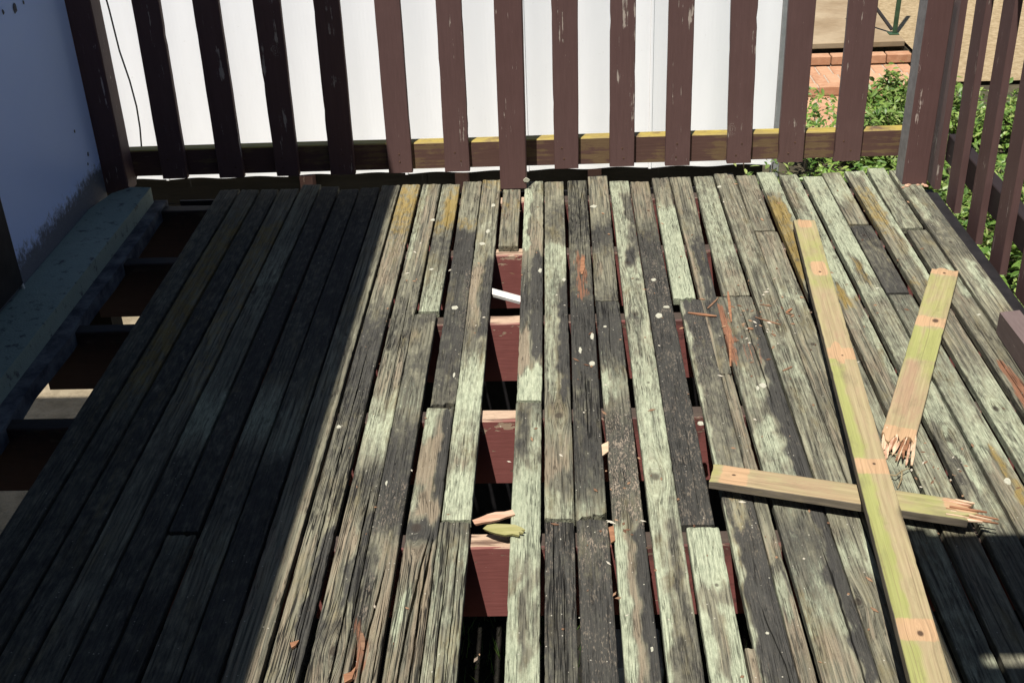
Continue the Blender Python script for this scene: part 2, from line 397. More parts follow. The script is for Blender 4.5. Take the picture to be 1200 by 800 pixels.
class MB:
    def __init__(s): s.v = []; s.f = []
    def box(s, x0, x1, y0, y1, z0, z1, bev=0.0, jit=0.0):
        n = len(s.v)
        if bev <= 0:
            P = [(x0, y0, z0), (x1, y0, z0), (x1, y1, z0), (x0, y1, z0), (x0, y0, z1), (x1, y0, z1), (x1, y1, z1), (x0, y1, z1)]
            F = [(0, 3, 2, 1), (4, 5, 6, 7), (0, 1, 5, 4), (1, 2, 6, 5), (2, 3, 7, 6), (3, 0, 4, 7)]
            s.v += [tuple(c + random.uniform(-jit, jit) for c in p) for p in P]
            s.f += [tuple(i + n for i in f) for f in F]
        else:
            b = bev
            P = []
            for z, k in ((z0, b), (z0 + b, 0), (z1 - b, 0), (z1, b)):
                a0, a1, c0, c1 = x0 + k, x1 - k, y0 + k, y1 - k
                P += [(a0 + b * (k == 0), c0, z), (a1 - b * (k == 0), c0, z), (a1, c0 + b * (k == 0), z), (a1, c1 - b * (k == 0), z),
                      (a1 - b * (k == 0), c1, z), (a0 + b * (k == 0), c1, z), (a0, c1 - b * (k == 0), z), (a0, c0 + b * (k == 0), z)]
            s.v += [tuple(c + random.uniform(-jit, jit) for c in p) for p in P]
            for r in range(3):
                for i in range(8):
                    j = (i + 1) % 8
                    s.f.append((n + r * 8 + i, n + r * 8 + j, n + r * 8 + 8 + j, n + r * 8 + 8 + i))
            s.f.append(tuple(n + i for i in reversed(range(8)))); s.f.append(tuple(n + 24 + i for i in range(8)))
        return s
    def prism(s, pts, z0, z1, slope=None):
        n = len(s.v); k = len(pts)
        s.v += [(x, y, z0) for x, y in pts] + [(x, y, z1) for x, y in pts]
        s.f += [tuple(n + i for i in reversed(range(k))), tuple(n + k + i for i in range(k))]
        for i in range(k):
            j = (i + 1) % k; s.f.append((n + i, n + j, n + k + j, n + k + i))
        return s
    def tube(s, path, r, seg=8, r1=None):
        r1 = r if r1 is None else r1; n = len(s.v); L = len(path)
        P = [Vector(p) for p in path]
        for i, p in enumerate(P):
            t = (P[min(i + 1, L - 1)] - P[max(i - 1, 0)]).normalized()
            a = t.orthogonal().normalized() if i == 0 else (pa - t * pa.dot(t)).normalized()
            pa = a; b = t.cross(a); rr = r + (r1 - r) * i / (L - 1)
            for k in range(seg):
                q = p + (a * math.cos(2 * math.pi * k / seg) + b * math.sin(2 * math.pi * k / seg)) * rr
                s.v.append(tuple(q))
        for i in range(L - 1):
            for k in range(seg):
                j = (k + 1) % seg
                s.f.append((n + i * seg + k, n + i * seg + j, n + (i + 1) * seg + j, n + (i + 1) * seg + k))
        s.f.append(tuple(n + k for k in reversed(range(seg)))); s.f.append(tuple(n + (L - 1) * seg + k for k in range(seg)))
        return s
    def mesh(s, name):
        me = bpy.data.meshes.new(name); me.from_pydata(s.v, [], s.f); me.update(); return me
    def obj(s, name, mat, parent=None, loc=None): return link(name, s.mesh(name), mat, parent, loc)

def structure(o): o['kind'] = 'structure'; return o

# ------------------------------------------------------------------ setting
def sheet(name, x0, x1, y0, y1, z, mat, nx=2, ny=2, amp=0.0):
    xs = np.linspace(x0, x1, nx); ys = np.linspace(y0, y1, ny); v = []
    for yy in ys:
        for xx in xs: v.append((xx, yy, z + amp * mnoise.noise(Vector((xx * 1.3, yy * 1.3, 3)))))
    f = [(j * nx + i, j * nx + i + 1, (j + 1) * nx + i + 1, (j + 1) * nx + i) for j in range(ny - 1) for i in range(nx - 1)]
    me = bpy.data.meshes.new(name); me.from_pydata(v, [], f); me.update()
    return structure(link(name, me, mat))
sheet('ground', -400, 400, -400, 600, -1.72, M['ground'])
sheet('bounce_ground', -1.95, 1.74, 4.15, 7.15, -1.70, M['path'], 40, 14, .012)  # pale ground added out of view to bounce sunlight onto the fence
sheet('earth_path', -9, -1.951, 4.15, 7.15, -1.70, M['ground'], 60, 14, .012)
sheet('shade_soil', -1.899, 1.74, -4, 4.12, -1.70, M['under'], 40, 60, .012)  # near-black ground sheet standing for the shade below the boards
g = MB()
g.box(1.75, 9.0, -4.0, 8.2, -1.9, -1.25); g.box(3.02, 9.0, 8.2, 30.0, -1.9, -1.251); g.box(1.40, 1.749, 7.4, 8.45, -1.9, -1.47); g.box(1.75, 3.019, 8.2, 8.45, -1.9, -1.47)
structure(g.obj('garden_bed', M['soil']))
lw = sheet('dry_lawn', 3.02, 60, 9.1, 160, -1.215, M['lawn'], 60, 90, .02)

# ------------------------------------------------------------------ house (shade giver at left)
house = empty('house', (-1.74, 1.5, 0), 'white rendered house wall in deep shade along the left side of the deck', 'house')
OFF = Vector((-1.74, 1.5, 0))
def hp(mb, name, mat): return mb.obj(name, mat, house, -OFF)
hp(MB().box(-1.80, -1.69, -4.0, 4.096, -.06, 2.28, .003), 'wall', M['wall'])
hp(MB().box(-5.0, -1.80, 4.0, 4.083, -.20, 2.28), 'wall', M['wall'])
hp(MB().prism([(-1.689, -1.2), (-1.535, -1.2), (-1.53, 1.0), (-1.525, 3.0), (-1.522, 4.10), (-1.60, 4.11), (-1.655, 4.05), (-1.689, 3.9)], -.058, .048), 'ledge', M['ledge'])
lm = MB()
pts = [(-1.534, -1.2)]
n_ = 40
edge = [(-1.475 + .012 * mnoise.noise(Vector((i * .55, 2, 1))), -1.2 + 5.32 * i / n_) for i in range(n_ + 1)]
lm.prism([(-1.60, -1.2)] + edge + [(-1.60, 4.12)], -.062, -.012)
hp(lm, 'ledge', M['mossy'])
dm = MB().box(-1.6895, -1.672, 2.45, 3.265, .066, 2.0, .004)
dr = hp(dm, 'door', M['dark'])
hp(MB().tube([(-1.68, 3.275, .005), (-1.68, 3.272, .035), (-1.681, 3.268, .064)], .006, 8), 'door_peg', M['white'])
for (yy, zz, rr) in ((3.698, .813, .017), (3.612, .823, .008), (3.768, .815, .007), (3.93, .33, .006), (4.0, .22, .008), (3.98, .19, .006), (3.25, .30, .006)):
    a = []
    for k in range(9):
        t = 2 * math.pi * k / 9; q = rr * random.uniform(.7, 1.1)
        a.append((math.cos(t) * q, math.sin(t) * q * 1.1))
    mb = MB(); mb.v = [(-1.6885, yy + p[0], zz + p[1]) for p in a] + [(-1.6875, yy + p[0] * .8, zz + p[1] * .8) for p in a]
    mb.f = [tuple(9 + i for i in range(9))] + [(i, (i + 1) % 9, 9 + (i + 1) % 9, 9 + i) for i in range(9)]
    hp(mb, 'plaster_chip', M['pit'])
for yy in (-3.0, -1.0, .8, 3.9):
    hp(MB().box(-1.80, -1.70, yy, yy + .1, -1.75, -.2), 'stump', M['sleeper'])
    hp(MB().box(-4.8, -4.7, yy, yy + .1, -1.75, -.2), 'stump', M['sleeper'])
hp(MB().box(-5.0, -1.81, -4.0, 3.99, -.20, -.14), 'floor', M['sleeper'])
hp(MB().box(-1.688, 6.0, -1.40, -1.28, -.20, 2.295), 'wall', M['rear_blocker'])  # unseen wall added behind the camera to cut sky and bounce light
EAVE = -0.630 - .14 * 2.30
hp(MB().box(-5.2, EAVE, -4.5, 3.80, 2.30, 2.36), 'roof', M['roof'])
hp(MB().box(EAVE + .002, EAVE + .004, -4.5, 3.80, 2.298, 2.40), 'fascia', M['white'])

# ------------------------------------------------------------------ porch roof behind the photographer, at right
porch = empty('porch_roof', (1.5, -1, 2.35), 'flat grey porch roof over the near right corner of the deck', 'roof')
PO = -Vector((1.5, -1, 2.35))
PX = .716 - .14 * 2.35; PY = 2.052 - .35 * 2.35; SY = 1.675 - .35 * 2.35
MB().box(PX, 3.6, -3.2, SY - .0125, 2.35, 2.356).obj('roof_sheet', M['roof'], porch, PO)
MB().box(PX, 3.6, SY + .0125, PY, 2.35, 2.356).obj('roof_sheet', M['roof'], porch, PO)
MB().box(PX, PX + .06, -3.2, PY, 2.358, 2.42).obj('roof_beam', M['post'], porch, PO)
MB().box(2.9, 3.0, -3.2, PY, 2.358, 2.42).obj('roof_beam', M['post'], porch, PO)
for a, b in ((PX, -3.1), (2.9, -3.1), (2.9, 1.0)):
    MB().box(a + .002, a + .092, b, b + .09, -1.75, 2.349).obj('post', M['post'], porch, PO)

# ------------------------------------------------------------------ deck
deck = empty('wooden_deck', (0, 1.5, 0), 'weathered timber deck with missing boards and red painted joists', 'deck')
DO = -Vector((0, 1.5, 0))
T = .0215
JY = [4.035, 3.58, 3.101, 2.574, 2.059, 1.54, 1.02, .5, -.02, -.54, -1.06]
jz = -.0225
for i, y in enumerate(JY):
    mb = MB(); nx = 90
    xs = np.linspace(-1.595, 1.298, nx)
    prof = [(0, jz - .2), (0, jz - .004), (.003, jz), (.047, jz), (.050, jz - .004), (.050, jz - .2)]
    for k, x in enumerate(xs):
        for q, (dy, z) in enumerate(prof):
            e = .0025 * mnoise.noise(Vector((x * 14, i * 3.1, q))) if 1 <= q <= 4 else 0
            mb.v.append((x, y + dy + (e if q in (1, 4) else 0), z + (e if q in (1, 2, 3, 4) else 0) * .8))
    for k in range(nx - 1):
        for q in range(6):
            r = (q + 1) % 6
            mb.f.append((k * 6 + q, k * 6 + r, (k + 1) * 6 + r, (k + 1) * 6 + q))
    mb.f.append(tuple(range(6))); mb.f.append(tuple((nx - 1) * 6 + q for q in reversed(range(6))))
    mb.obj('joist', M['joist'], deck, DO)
for x in (-1.0, .95):
    MB().box(x, x + .09, -1.1, 4.12, -.40, -.2245).obj('bearer', M['sleeper'], deck, DO)
    for y in (-.9, 1.0, 3.9):
        MB().box(x + .003, x + .087, y, y + .09, -1.8, -.401).obj('stump', M['sleeper'], deck, DO)

MB().box(-1.44, 1.29, 4.150, 4.160, -1.78, -.03).obj('light_block_sheet', M['dark'], deck, DO)  # dark sheet added to block view and sunlight under the deck
y = -1.0
while y < 4.1:
    MB().box(1.301, 1.319, y, y + .118, -1.78, -.228, .002).obj('skirt_board', M['sleeper'], deck, DO); y += .1182
KNOTS = [  # x, y, radius
    (-.011, 2.555, .016), (.214, 2.284, .017), (.218, 3.452, .014), (.222, 3.10, .013), (.229, 2.71, .006), (-.124, 2.70, .005),
    (-.335, 2.105, .018), (.586, 1.845, .013), (.934, 2.416, .015), (.24, 3.33, .008), (.31, 1.9, .006), (-.97, 3.3, .012), (-.86, 2.5, .013),
    (1.01, 3.62, .012), (1.09, 2.55, .013), (.70, 2.9, .010), (-.46, 1.72, .016), (1.27, 3.55, .009), (.62, 3.0, .009), (.38, 2.9, .006)]

CH = {'m': 0, 'd': 1, 't': 2, 'o': 3, 'c': 4, 'r': 5, 's': 6}
import re
def parse(st):
    ys = []; A = []
    for seg in st.split(';'):
        y, rest = seg.split(' ', 1); a = np.zeros(7)
        for k, v in re.findall(r'([a-z])([\d.]+)', rest): a[CH[k]] = float(v)
        ys.append(float(y)); A.append(a)
    ys = np.array(ys); A = np.array(A); o = np.argsort(ys)
    return ys[o], A[o]

def board_mesh(name, seed, X, Y0, Y1, zt, th, stains, patches, knots, end0=.004, end1=.004, step=.013, tone=1.0, wear=1.0,
               zfun=None, us=None, warp=1.0, cracks=()):
    """a worn plank along y; X=(xl,xr at Y1, xl,xr at Y0); grid on top, sides and bottom; attributes grain / sa / sb / knot"""
    r = np.random.default_rng(seed)
    if us is None: us = np.array([0, .022, .07, .16, .28, .40, .5, .60, .72, .84, .93, .978, 1.0])
    so_ = seed * 1.37
    cracks = sorted(cracks, key=lambda c: c[0][0][1]); drop = None; us0 = us
    def row_us(y):
        if not cracks: return us0, None
        L = [0, .022, .07]; D = [0, 0, 0]; last = .07
        for ci, (pth, wm) in enumerate(cracks):
            yy = [p[0] for p in pth]; uu = [p[1] for p in pth]; o = np.argsort(yy); yy = np.array(yy)[o]; uu = np.array(uu)[o]
            c = float(np.interp(y, yy, uu)) + .022 * mnoise.noise(Vector((so_, y * 6, 60 + ci))) + .012 * mnoise.noise(Vector((so_, y * 30, 80 + ci)))
            inside = min(1, max(0, (y - yy[0]) / .07)) * min(1, max(0, (yy[-1] - y) / .10)) if yy[0] > 1.2 else min(1, max(0, (yy[-1] - y) / .10))
            w = 1.7 * wm / .07 * inside * (.65 + .7 * abs(mnoise.noise(Vector((so_, y * 11, 90 + ci)))))
            hw = max(w / 2, .002); c = max(c, last + hw + .05); c = min(c, .90 - .1 * (len(cracks) - ci - 1))
            a, b = c - hw, c + hw
            for t_ in (.33, .67, .93): L.append(last + (a - last) * t_); D.append(0)
            dp = .019 * min(1, w / .025)
            L += [a, a + hw * .35, b - hw * .35, b]; D += [.0008 * (w > .004), dp, dp, .0008 * (w > .004)]; last = b
        for t_ in (.07, .4, .7): L.append(last + (.94 - last) * t_); D.append(0)
        L += [.955, .980, 1.0]; D += [0, 0, 0]
        return np.array(L), D
    us, _ = row_us(Y1)
    nu = len(us); ny = max(4, int((Y1 - Y0) / step)) + 1
    ts = np.linspace(0, 1, ny)
    V = []; G = []; SA = []; SB = []; KN = []
    ys_, A_ = parse(stains); A_[:, 2] *= .88
    pl = [p.split(' ') for p in patches.split(';') if p]
    xlF, xrF, xlN, xrN = X
    cup = r.uniform(-.0012, .0018); ph = r.uniform(0, 6)
    # end shape per column
    us_e = us
    e0 = np.array([mnoise.noise(Vector((u * 5.5, so_, 1))) for u in us]) * end0
    e1 = np.array([mnoise.noise(Vector((u * 5.5, so_, 9))) for u in us]) * end1
    tilt0, tilt1 = r.uniform(-.004, .004, 2)
    for t in ts:
        y = Y0 + (Y1 - Y0) * t
        xl = xlN + (xlF - xlN) * t; xr = xrN + (xrF - xrN) * t
        nl = mnoise.noise(Vector((so_, y * 3.0, 0))); nr = mnoise.noise(Vector((so_, y * 3.0, 5)))
        jl = mnoise.noise(Vector((so_, y * 26, 2))); jr = mnoise.noise(Vector((so_, y * 26, 7)))
        xl2 = xl + (.0009 if wear else 0) + wear * (.0011 * nl + .0011 * max(0, jl - .15) * 3); xr2 = xr - (.0009 if wear else 0) + wear * (.0011 * nr - .0011 * max(0, jr - .15) * 3)
        zw = .0016 * mnoise.noise(Vector((so_, y * 1.6, 11)))
        st = np.array([np.interp(y, ys_, A_[:, k]) for k in range(7)])
        endd = min(1.0, min(t, 1 - t) * (Y1 - Y0) / .012)
        row = []
        if cracks: us, drop = row_us(y)
        for k, u in enumerate(us):
            x = xl2 + (xr2 - xl2) * u
            z = zt + zw + cup * (abs(u - .5) * 2) ** 2
            if k in (0, nu - 1): z -= .0028
            elif k in (1, nu - 2): z -= .0008
            if drop is not None: z -= drop[k]
            if endd < 1: z -= .0016 * (1 - endd)
            yy = y + (e0[k] + tilt0 * (u - .5)) * (1 - t) ** 6 + (e1[k] + tilt1 * (u - .5)) * t ** 6
            if zfun: z += zfun(u, t)
            row.append((x, yy, z, u))
        rows = row
        for sidez in (0, 1):
            for (x, yy, z, u) in rows:
                b = z if sidez == 0 else zt - th
                if sidez == 1: x = xl2 + (xr2 - xl2) * u
                V.append((x, yy, b))
                ysw = yy + warp * .06 * mnoise.noise(Vector((u * 3.7, yy * 4, so_ + 40)))
                a = np.array([np.interp(ysw, ys_, A_[:, k_]) for k_ in range(7)])
                wy = yy + warp * (.075 * mnoise.noise(Vector((u * 4.2, yy * 5, so_))) + .03 * mnoise.noise(Vector((u * 11, yy * 14, so_))))
                if warp < .9: wy = yy
                wu = u + warp * (.20 * mnoise.noise(Vector((so_, yy * 8, 21))) + .16 * mnoise.noise(Vector((so_, yy * 22, 31))))
                if drop is not None and drop[k] > .002: a[1] = 2.2; a[0] *= .1; a[2] *= .1; a[3] = 0
                for p in (pl if a[1] < 2 else []):
                    y0, y1 = sorted((float(p[0]), float(p[1]))); u0, u1 = float(p[2]), float(p[3])
                    fy, fu = (.065, .22) if warp else (.016, .10)
                    sy = min(1, max(0, (wy - y0) / fy + .5)) * min(1, max(0, (y1 - wy) / fy + .5))
                    su = min(1, max(0, ((wu if u0 > 0 else 9) - u0) / fu + .5)) * min(1, max(0, (u1 - (wu if u1 < 1 else -9)) / fu + .5))
                    sy = sy * sy * (3 - 2 * sy); su = su * su * (3 - 2 * su)
                    kk = CH[p[4]]; mval = float(p[5]) * sy * su
                    if kk < 4:
                        for q in range(4): a[q] *= (1 - .85 * sy * su)
                    a[kk] = max(a[kk], mval)
                SA.append((a[0], a[1], a[2], a[3])); SB.append((a[4], a[5], a[6], tone))
                gu = x; gv = yy; kx, ky, kz = 9.0, 9.0, 0.0
                for (px, py, pr) in knots:
                    dx_, dy_ = x - px, yy - py
                    gu += 1.1 * pr * math.exp(-(dy_ / (4.2 * pr)) ** 2) * math.exp(-(abs(dx_) / (2.4 * pr))) * (1 if dx_ > 0 else -1) * -1
                G.append((gu + seed * .173, gv + seed * 2.31 + (0 if sidez == 0 else .0), seed * .37 + (0 if sidez == 0 else .3)))
                if knots:
                    kk = min(knots, key=lambda q: abs(q[1] - yy)); idx = sorted(range(len(knots)), key=lambda q: knots[q][1]).index(knots.index(kk))
                    d = (yy - kk[1]) / kk[2] * .75
                    d = max(-10, min(10, d)) * (1 if idx % 2 == 0 else -1)
                    kx, ky = (x - kk[0]) / kk[2], d
                KN.append((kx, ky, kz))
    F = []; R2 = 2 * nu
    for j in range(ny - 1):
        a = j * R2; b = (j + 1) * R2
        for k in range(nu - 1):
            F.append((a + k, a + k + 1, b + k + 1, b + k))
        F.append((a + nu - 1, a + 2 * nu - 1, b + 2 * nu - 1, b + nu - 1))
        F.append((a + nu, a, b, b + nu))
        F.append((a + nu, b + nu, b + 2 * nu - 1, a + 2 * nu - 1))
    e = (ny - 1) * R2
    for k in range(nu - 1):
        F.append((nu + k, nu + k + 1, k + 1, k)); F.append((e + k, e + k + 1, e + nu + k + 1, e + nu + k))
    me = bpy.data.meshes.new(name); me.from_pydata(V, [], F)
    def put(nm, ty, key, arr):
        at = me.attributes.new(nm, ty, 'POINT'); at.data.foreach_set(key, np.array(arr, dtype=np.float32).ravel())
    put('grain', 'FLOAT_VECTOR', 'vector', G); put('knot', 'FLOAT_VECTOR', 'vector', KN)
    put('sa', 'FLOAT_COLOR', 'color', SA); put('sb', 'FLOAT_COLOR', 'color', SB)
    me.update(); return me

BOARDS = [
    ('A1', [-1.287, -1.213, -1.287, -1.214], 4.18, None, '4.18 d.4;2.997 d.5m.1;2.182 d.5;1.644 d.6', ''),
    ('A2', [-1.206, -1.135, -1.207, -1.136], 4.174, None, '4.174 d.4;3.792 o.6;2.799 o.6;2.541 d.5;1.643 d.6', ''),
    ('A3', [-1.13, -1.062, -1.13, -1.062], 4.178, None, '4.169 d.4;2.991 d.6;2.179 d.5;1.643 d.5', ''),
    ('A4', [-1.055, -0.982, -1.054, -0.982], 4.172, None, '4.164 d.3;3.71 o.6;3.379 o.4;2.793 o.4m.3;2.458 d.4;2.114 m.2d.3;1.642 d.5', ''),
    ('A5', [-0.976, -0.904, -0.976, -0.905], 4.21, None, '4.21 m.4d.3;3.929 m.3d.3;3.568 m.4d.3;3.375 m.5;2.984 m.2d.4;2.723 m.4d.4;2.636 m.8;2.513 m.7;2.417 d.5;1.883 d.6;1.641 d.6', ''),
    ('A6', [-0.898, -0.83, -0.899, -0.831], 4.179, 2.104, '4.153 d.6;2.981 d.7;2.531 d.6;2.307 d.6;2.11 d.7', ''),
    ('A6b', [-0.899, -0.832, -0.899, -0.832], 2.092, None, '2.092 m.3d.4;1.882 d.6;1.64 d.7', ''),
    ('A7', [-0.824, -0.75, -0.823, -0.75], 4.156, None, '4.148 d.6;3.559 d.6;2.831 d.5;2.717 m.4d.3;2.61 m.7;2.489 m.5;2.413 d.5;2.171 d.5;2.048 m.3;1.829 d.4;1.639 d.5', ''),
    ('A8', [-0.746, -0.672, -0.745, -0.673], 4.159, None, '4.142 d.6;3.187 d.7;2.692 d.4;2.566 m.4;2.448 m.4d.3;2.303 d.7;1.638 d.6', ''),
    ('S0', [-0.668, -0.597, -0.666, -0.59], 4.18, None, '4.18 d.4t.3;3.55 m.2t.4;2.971 d.3t.3;2.523 t.4;2.045 t.5;1.637 t.5', ''),
    ('S1', [-0.592, -0.521, -0.58, -0.515], 4.183, None, '4.183 o.6t.4;3.905 o.7t.3;3.614 o.2t.5;3.355 t.6;3.071 d.7;2.776 d.75c.5;2.602 d.6c.5;2.443 d.5c.8t.3;2.103 t.4d.3c.9;1.876 t.5d.2c.9;1.636 t.5d.2c1', '2.103 1.636 .55 1 d .8;2.103 1.636 0 .5 t .5'),
    ('S2', [-0.512, -0.442, -0.502, -0.432], 4.177, None, '4.177 o.3t.4;3.9 t.6;3.542 t.5;3.291 d.4c.4;2.964 d.5c.4;2.773 t.6c.5;2.558 m.7;2.441 m.5d.2;2.296 d.6c.7;2.164 t.4d.4c.6;2.041 t.4d.3c.6;1.824 d.6t.3c.8;1.635 t.5d.2c1', '4.177 3.542 0 .35 m .5;2.164 1.875 .5 1 d .7;2.164 1.824 0 .45 t .6'),
    ('S3', [-0.437, -0.368, -0.431, -0.366], 4.172, 3.145, '4.172 t.4o.3;3.973 o.9;3.804 o.7;3.639 d.6;3.472 d.4m.3;3.229 m.6;3.145 m.7', '4.172 3.819 0 .3 m .4'),
    ('S3b', [-0.44, -0.373, -0.427, -0.357], 3.134, None, '3.134 d.6;3.012 t.5d.2;2.863 d.5;2.597 d.4m.4;2.477 d.6;2.295 d.8;2.131 d.7;2.04 t.6d.2;1.9 t.7c.8;1.822 t.7c1;1.702 t.6r.4c1;1.634 t.7c1', '2.07 1.725 0 .45 d .6;1.797 1.634 .1 .55 r .9;2.295 2.1 0 1 s .5;1.982 1.797 .1 .5 s .7'),
    ('S4', [-0.36, -0.289, -0.347, -0.28], 4.192, 2.623, '4.192 t.5;3.89 m.3;3.799 o.6;3.726 d.7;3.634 d.9;3.468 d.9;3.343 d.6;3.061 d.7;2.86 d.7t.2;2.623 t.3d.5', '3.405 2.958 .7 1 s .6'),
    ('S4b', [-0.357, -0.284, -0.356, -0.286], 2.606, None, '2.606 m.6t.3;2.513 t.9;2.292 t.9;2.176 t.9;2.129 d.8;2.083 d.8;2.038 t.7c.8;1.821 t.4c1;1.633 t.6c1', '2.606 2.474 0 .5 m .7;2.594 2.192 .7 1 d 1;2.292 2.16 0 .3 m .5;2.038 1.821 .5 1 c 1;1.899 1.76 .05 .4 m .9;2.009 1.633 .55 1 t .6'),
    ('S5', [-0.286, -0.216, -0.281, -0.212], 4.205, 2.13, '4.205 o.5t.3;3.963 t.5;3.809 m.3;3.529 m.3d.3;3.401 t.8;3.222 t.8d.2;2.954 d.5t.3;2.81 m.7;2.633 m.9;2.511 m.6;2.361 t.5m.4;2.256 m.9;2.13 m.7', '3.529 2.954 .55 1 d .7'),
    ('S5b', [-0.284, -0.213, -0.28, -0.211], 2.124, None, '2.124 d.5c.8;2.037 d.4m.4c.7;1.82 d.4m.4c.8;1.633 m.4t.3c.8', ''),
    ('S6', [-0.206, -0.139, -0.206, -0.139], 4.105, 3.605, '4.105 m.4t.3;3.958 t.5o.4;3.605 t.4d.2', ''),
    ('S7', [-0.127, -0.055, -0.123, -0.054], 4.184, 2.636, '4.184 m.5;3.952 m.3t.3;3.587 t.7;3.455 t.5d.4;3.214 d.8;3.05 d.7;2.948 t.6d.3;2.827 t.7;2.799 m.9;2.636 m.9', '4.184 3.587 0 .3 m .9;3.52 2.85 .45 1 d .8;3.05 2.804 0 .4 t .8'),
    ('S7b', [-0.124, -0.055, -0.121, -0.053], 2.623, None, '2.623 d.6m.3;2.506 m.6d.4;2.356 m.5t.2;2.279 m1;2.123 m1;2.004 m.8;1.954 d.3m.4;1.921 t.5m.3;1.889 m.95;1.792 m.7;1.721 m.9;1.631 m1', '2.627 2.356 .1 .6 d .6;1.894 1.631 .35 .6 d .5;1.894 1.721 .6 1 m .5'),
    ('S8', [-0.052, 0.02, -0.048, 0.022], 4.17, 2.131, '4.17 t.5;3.87 d.5;3.637 d.4;3.582 m.7;3.268 m.5d.5;3.047 m.5;2.801 m.4d.4;2.625 d.4t.4;2.503 t.4m.4;2.319 t.7;2.217 m.6;2.131 m.5', '3.327 2.625 .55 1 d .8;3.047 2.667 0 .5 m .5;2.301 2.217 .4 1 d .5'),
    ('S8b', [-0.047, 0.02, -0.047, 0.018], 2.121, None, '2.121 d.8c.9s.5;1.867 d.7c.9s.3;1.63 d.6t.3c.7', ''),
    ('S9', [0.034, 0.106, 0.022, 0.094], 4.182, 2.138, '4.182 t.3d.4c.7;3.716 d.6c.9;3.511 d.4c.7;3.434 d.5;3.235 d.6;3.15 d.8;2.797 d.8;2.664 d.6t.3c.8;2.387 d.75;2.231 d.6m.3;2.138 m.4d.2', '3.524 3.206 .25 .8 r .8;2.752 2.501 .3 .6 c 1'),
    ('S9b', [0.024, 0.096, 0.022, 0.092], 2.126, None, '2.126 d.7;2.074 d.6s1;1.973 d.7s.6;1.815 d.8s.2;1.719 d.8s.6;1.629 d.8s.2', ''),
    ('S10', [0.112, 0.186, 0.103, 0.176], 4.228, 3.197, '4.228 t.5o.2;3.898 t.4;3.77 d.5;3.712 d.75;3.573 d.5t.2;3.442 t.5;3.26 d.4;3.197 d.5', ''),
    ('S10b', [0.104, 0.176, 0.107, 0.175], 3.186, None, '3.186 d.7c.7;2.938 d.8;2.772 m.3d.5;2.683 m.5d.4;2.599 t.4d.4s.5;2.498 d.7s1;2.28 d.6s1.2;2.118 d.5s1.1;2.072 t.5d.3;2.028 d.2t.3;1.814 t.4;1.628 t.4', '2.795 2.619 0 .35 m .8;2.087 1.628 0 .45 m .9;2.087 1.628 .55 1 d 1;2.072 1.628 .35 .65 t .7'),
    ('S11', [0.19, 0.263, 0.185, 0.252], 4.162, None, '4.162 m.6;4.011 m.7;3.707 m.6t.3;3.568 m.6;3.376 m.6;3.256 m.5t.4;3.062 m.5t.2;2.934 m.5t.4;2.616 m.7;2.42 m.7;2.277 m.6;2.147 m.6t.2;2.026 m.6;1.863 m.4d.3;1.716 d.5;1.627 d.5', '4.052 3.502 .6 1 d .5;3.568 3.407 .3 .8 d .8;3.116 3.078 .1 .7 d .9;2.147 1.716 .55 .9 d .5;2.026 1.627 0 .25 m .9'),
    ('S12', [0.267, 0.338, 0.256, 0.332], 4.156, 2.105, '4.156 t.6;3.849 t.5;3.688 d.6;3.564 d.7s.3;3.311 d.8s.6;2.931 d.9s.3;2.493 d.9s.5;2.105 d.9s.5', ''),
    ('S12b', [0.266, 0.34, 0.261, 0.331], 2.093, None, '2.093 m1;1.914 m.95;1.811 m.8;1.715 m.9;1.626 m.95', '1.887 1.648 .3 .65 t .4;1.914 1.849 0 1 d .25'),
    ('S13', [0.35, 0.413, 0.34, 0.409], 4.185, 3.197, '4.185 d.4t.4;3.961 t.4d.2;3.844 m.9;3.494 m.8;3.219 m1', ''),
    ('S13b', [0.356, 0.424, 0.362, 0.437], 3.179, None, '3.179 d.9s.3;2.927 d.7s.4;2.695 d.5t.2s.3;2.378 d.4t.2;2.239 d.6;2.19 d.7t.2s.4;2.023 d.85s.2;1.81 d.95;1.625 d.85c.5', '3.179 1.625 0 .12 m .6;2.239 2.112 .3 .8 o .3'),
    ('S14', [0.417, 0.496, 0.419, 0.458], 4.188, 2.755, '4.188 t.5;3.916 t.4d.1;3.75 m.3d.2;3.609 d.6;3.489 d.8;3.216 d.8;3.025 d.6t.2;2.755 d.4t.4', '3.693 2.755 0 .3 t .6;3.623 3.216 .3 .75 d .8'),
    ('S14b', [0.425, 0.456, 0.44, 0.478], 2.747, None, '2.747 t.5;2.489 t.6o.2;2.272 t.6;2.142 d.4m.3;2.022 t.6;1.952 d.5;1.885 m.6;1.809 t.6m.3;1.624 t.6', '1.993 1.885 .3 .8 d .7;1.938 1.784 0 .6 m .6'),
    ('S15', [0.507, 0.579, 0.49, 0.574], 4.191, 3.211, '4.191 m.4t.4;3.911 m.6;3.55 m.6t.4;3.359 m.3t.5;3.211 m.3t.4', ''),
    ('S15b', [0.462, 0.577, 0.484, 0.586], 3.201, None, '3.201 t.3d.4;3.023 t.3d.4;2.897 d.5;2.78 d.5m.3;2.648 m.5d.4;2.525 m.4d.5;2.411 m.6;2.203 m.5d.4;2.079 d.6m.2;1.858 d.5m.4;1.759 d.3m.5;1.667 t.5m.2;1.624 t.6', '3.201 2.789 0 .13 r 1.3;2.922 2.78 .3 .8 r .5;2.757 2.525 .1 .45 m .4;2.525 2.304 .1 .6 m .7;2.735 2.486 .42 .6 m .8;3.075 1.624 .68 1 d 1;1.759 1.624 .1 .6 t .6'),
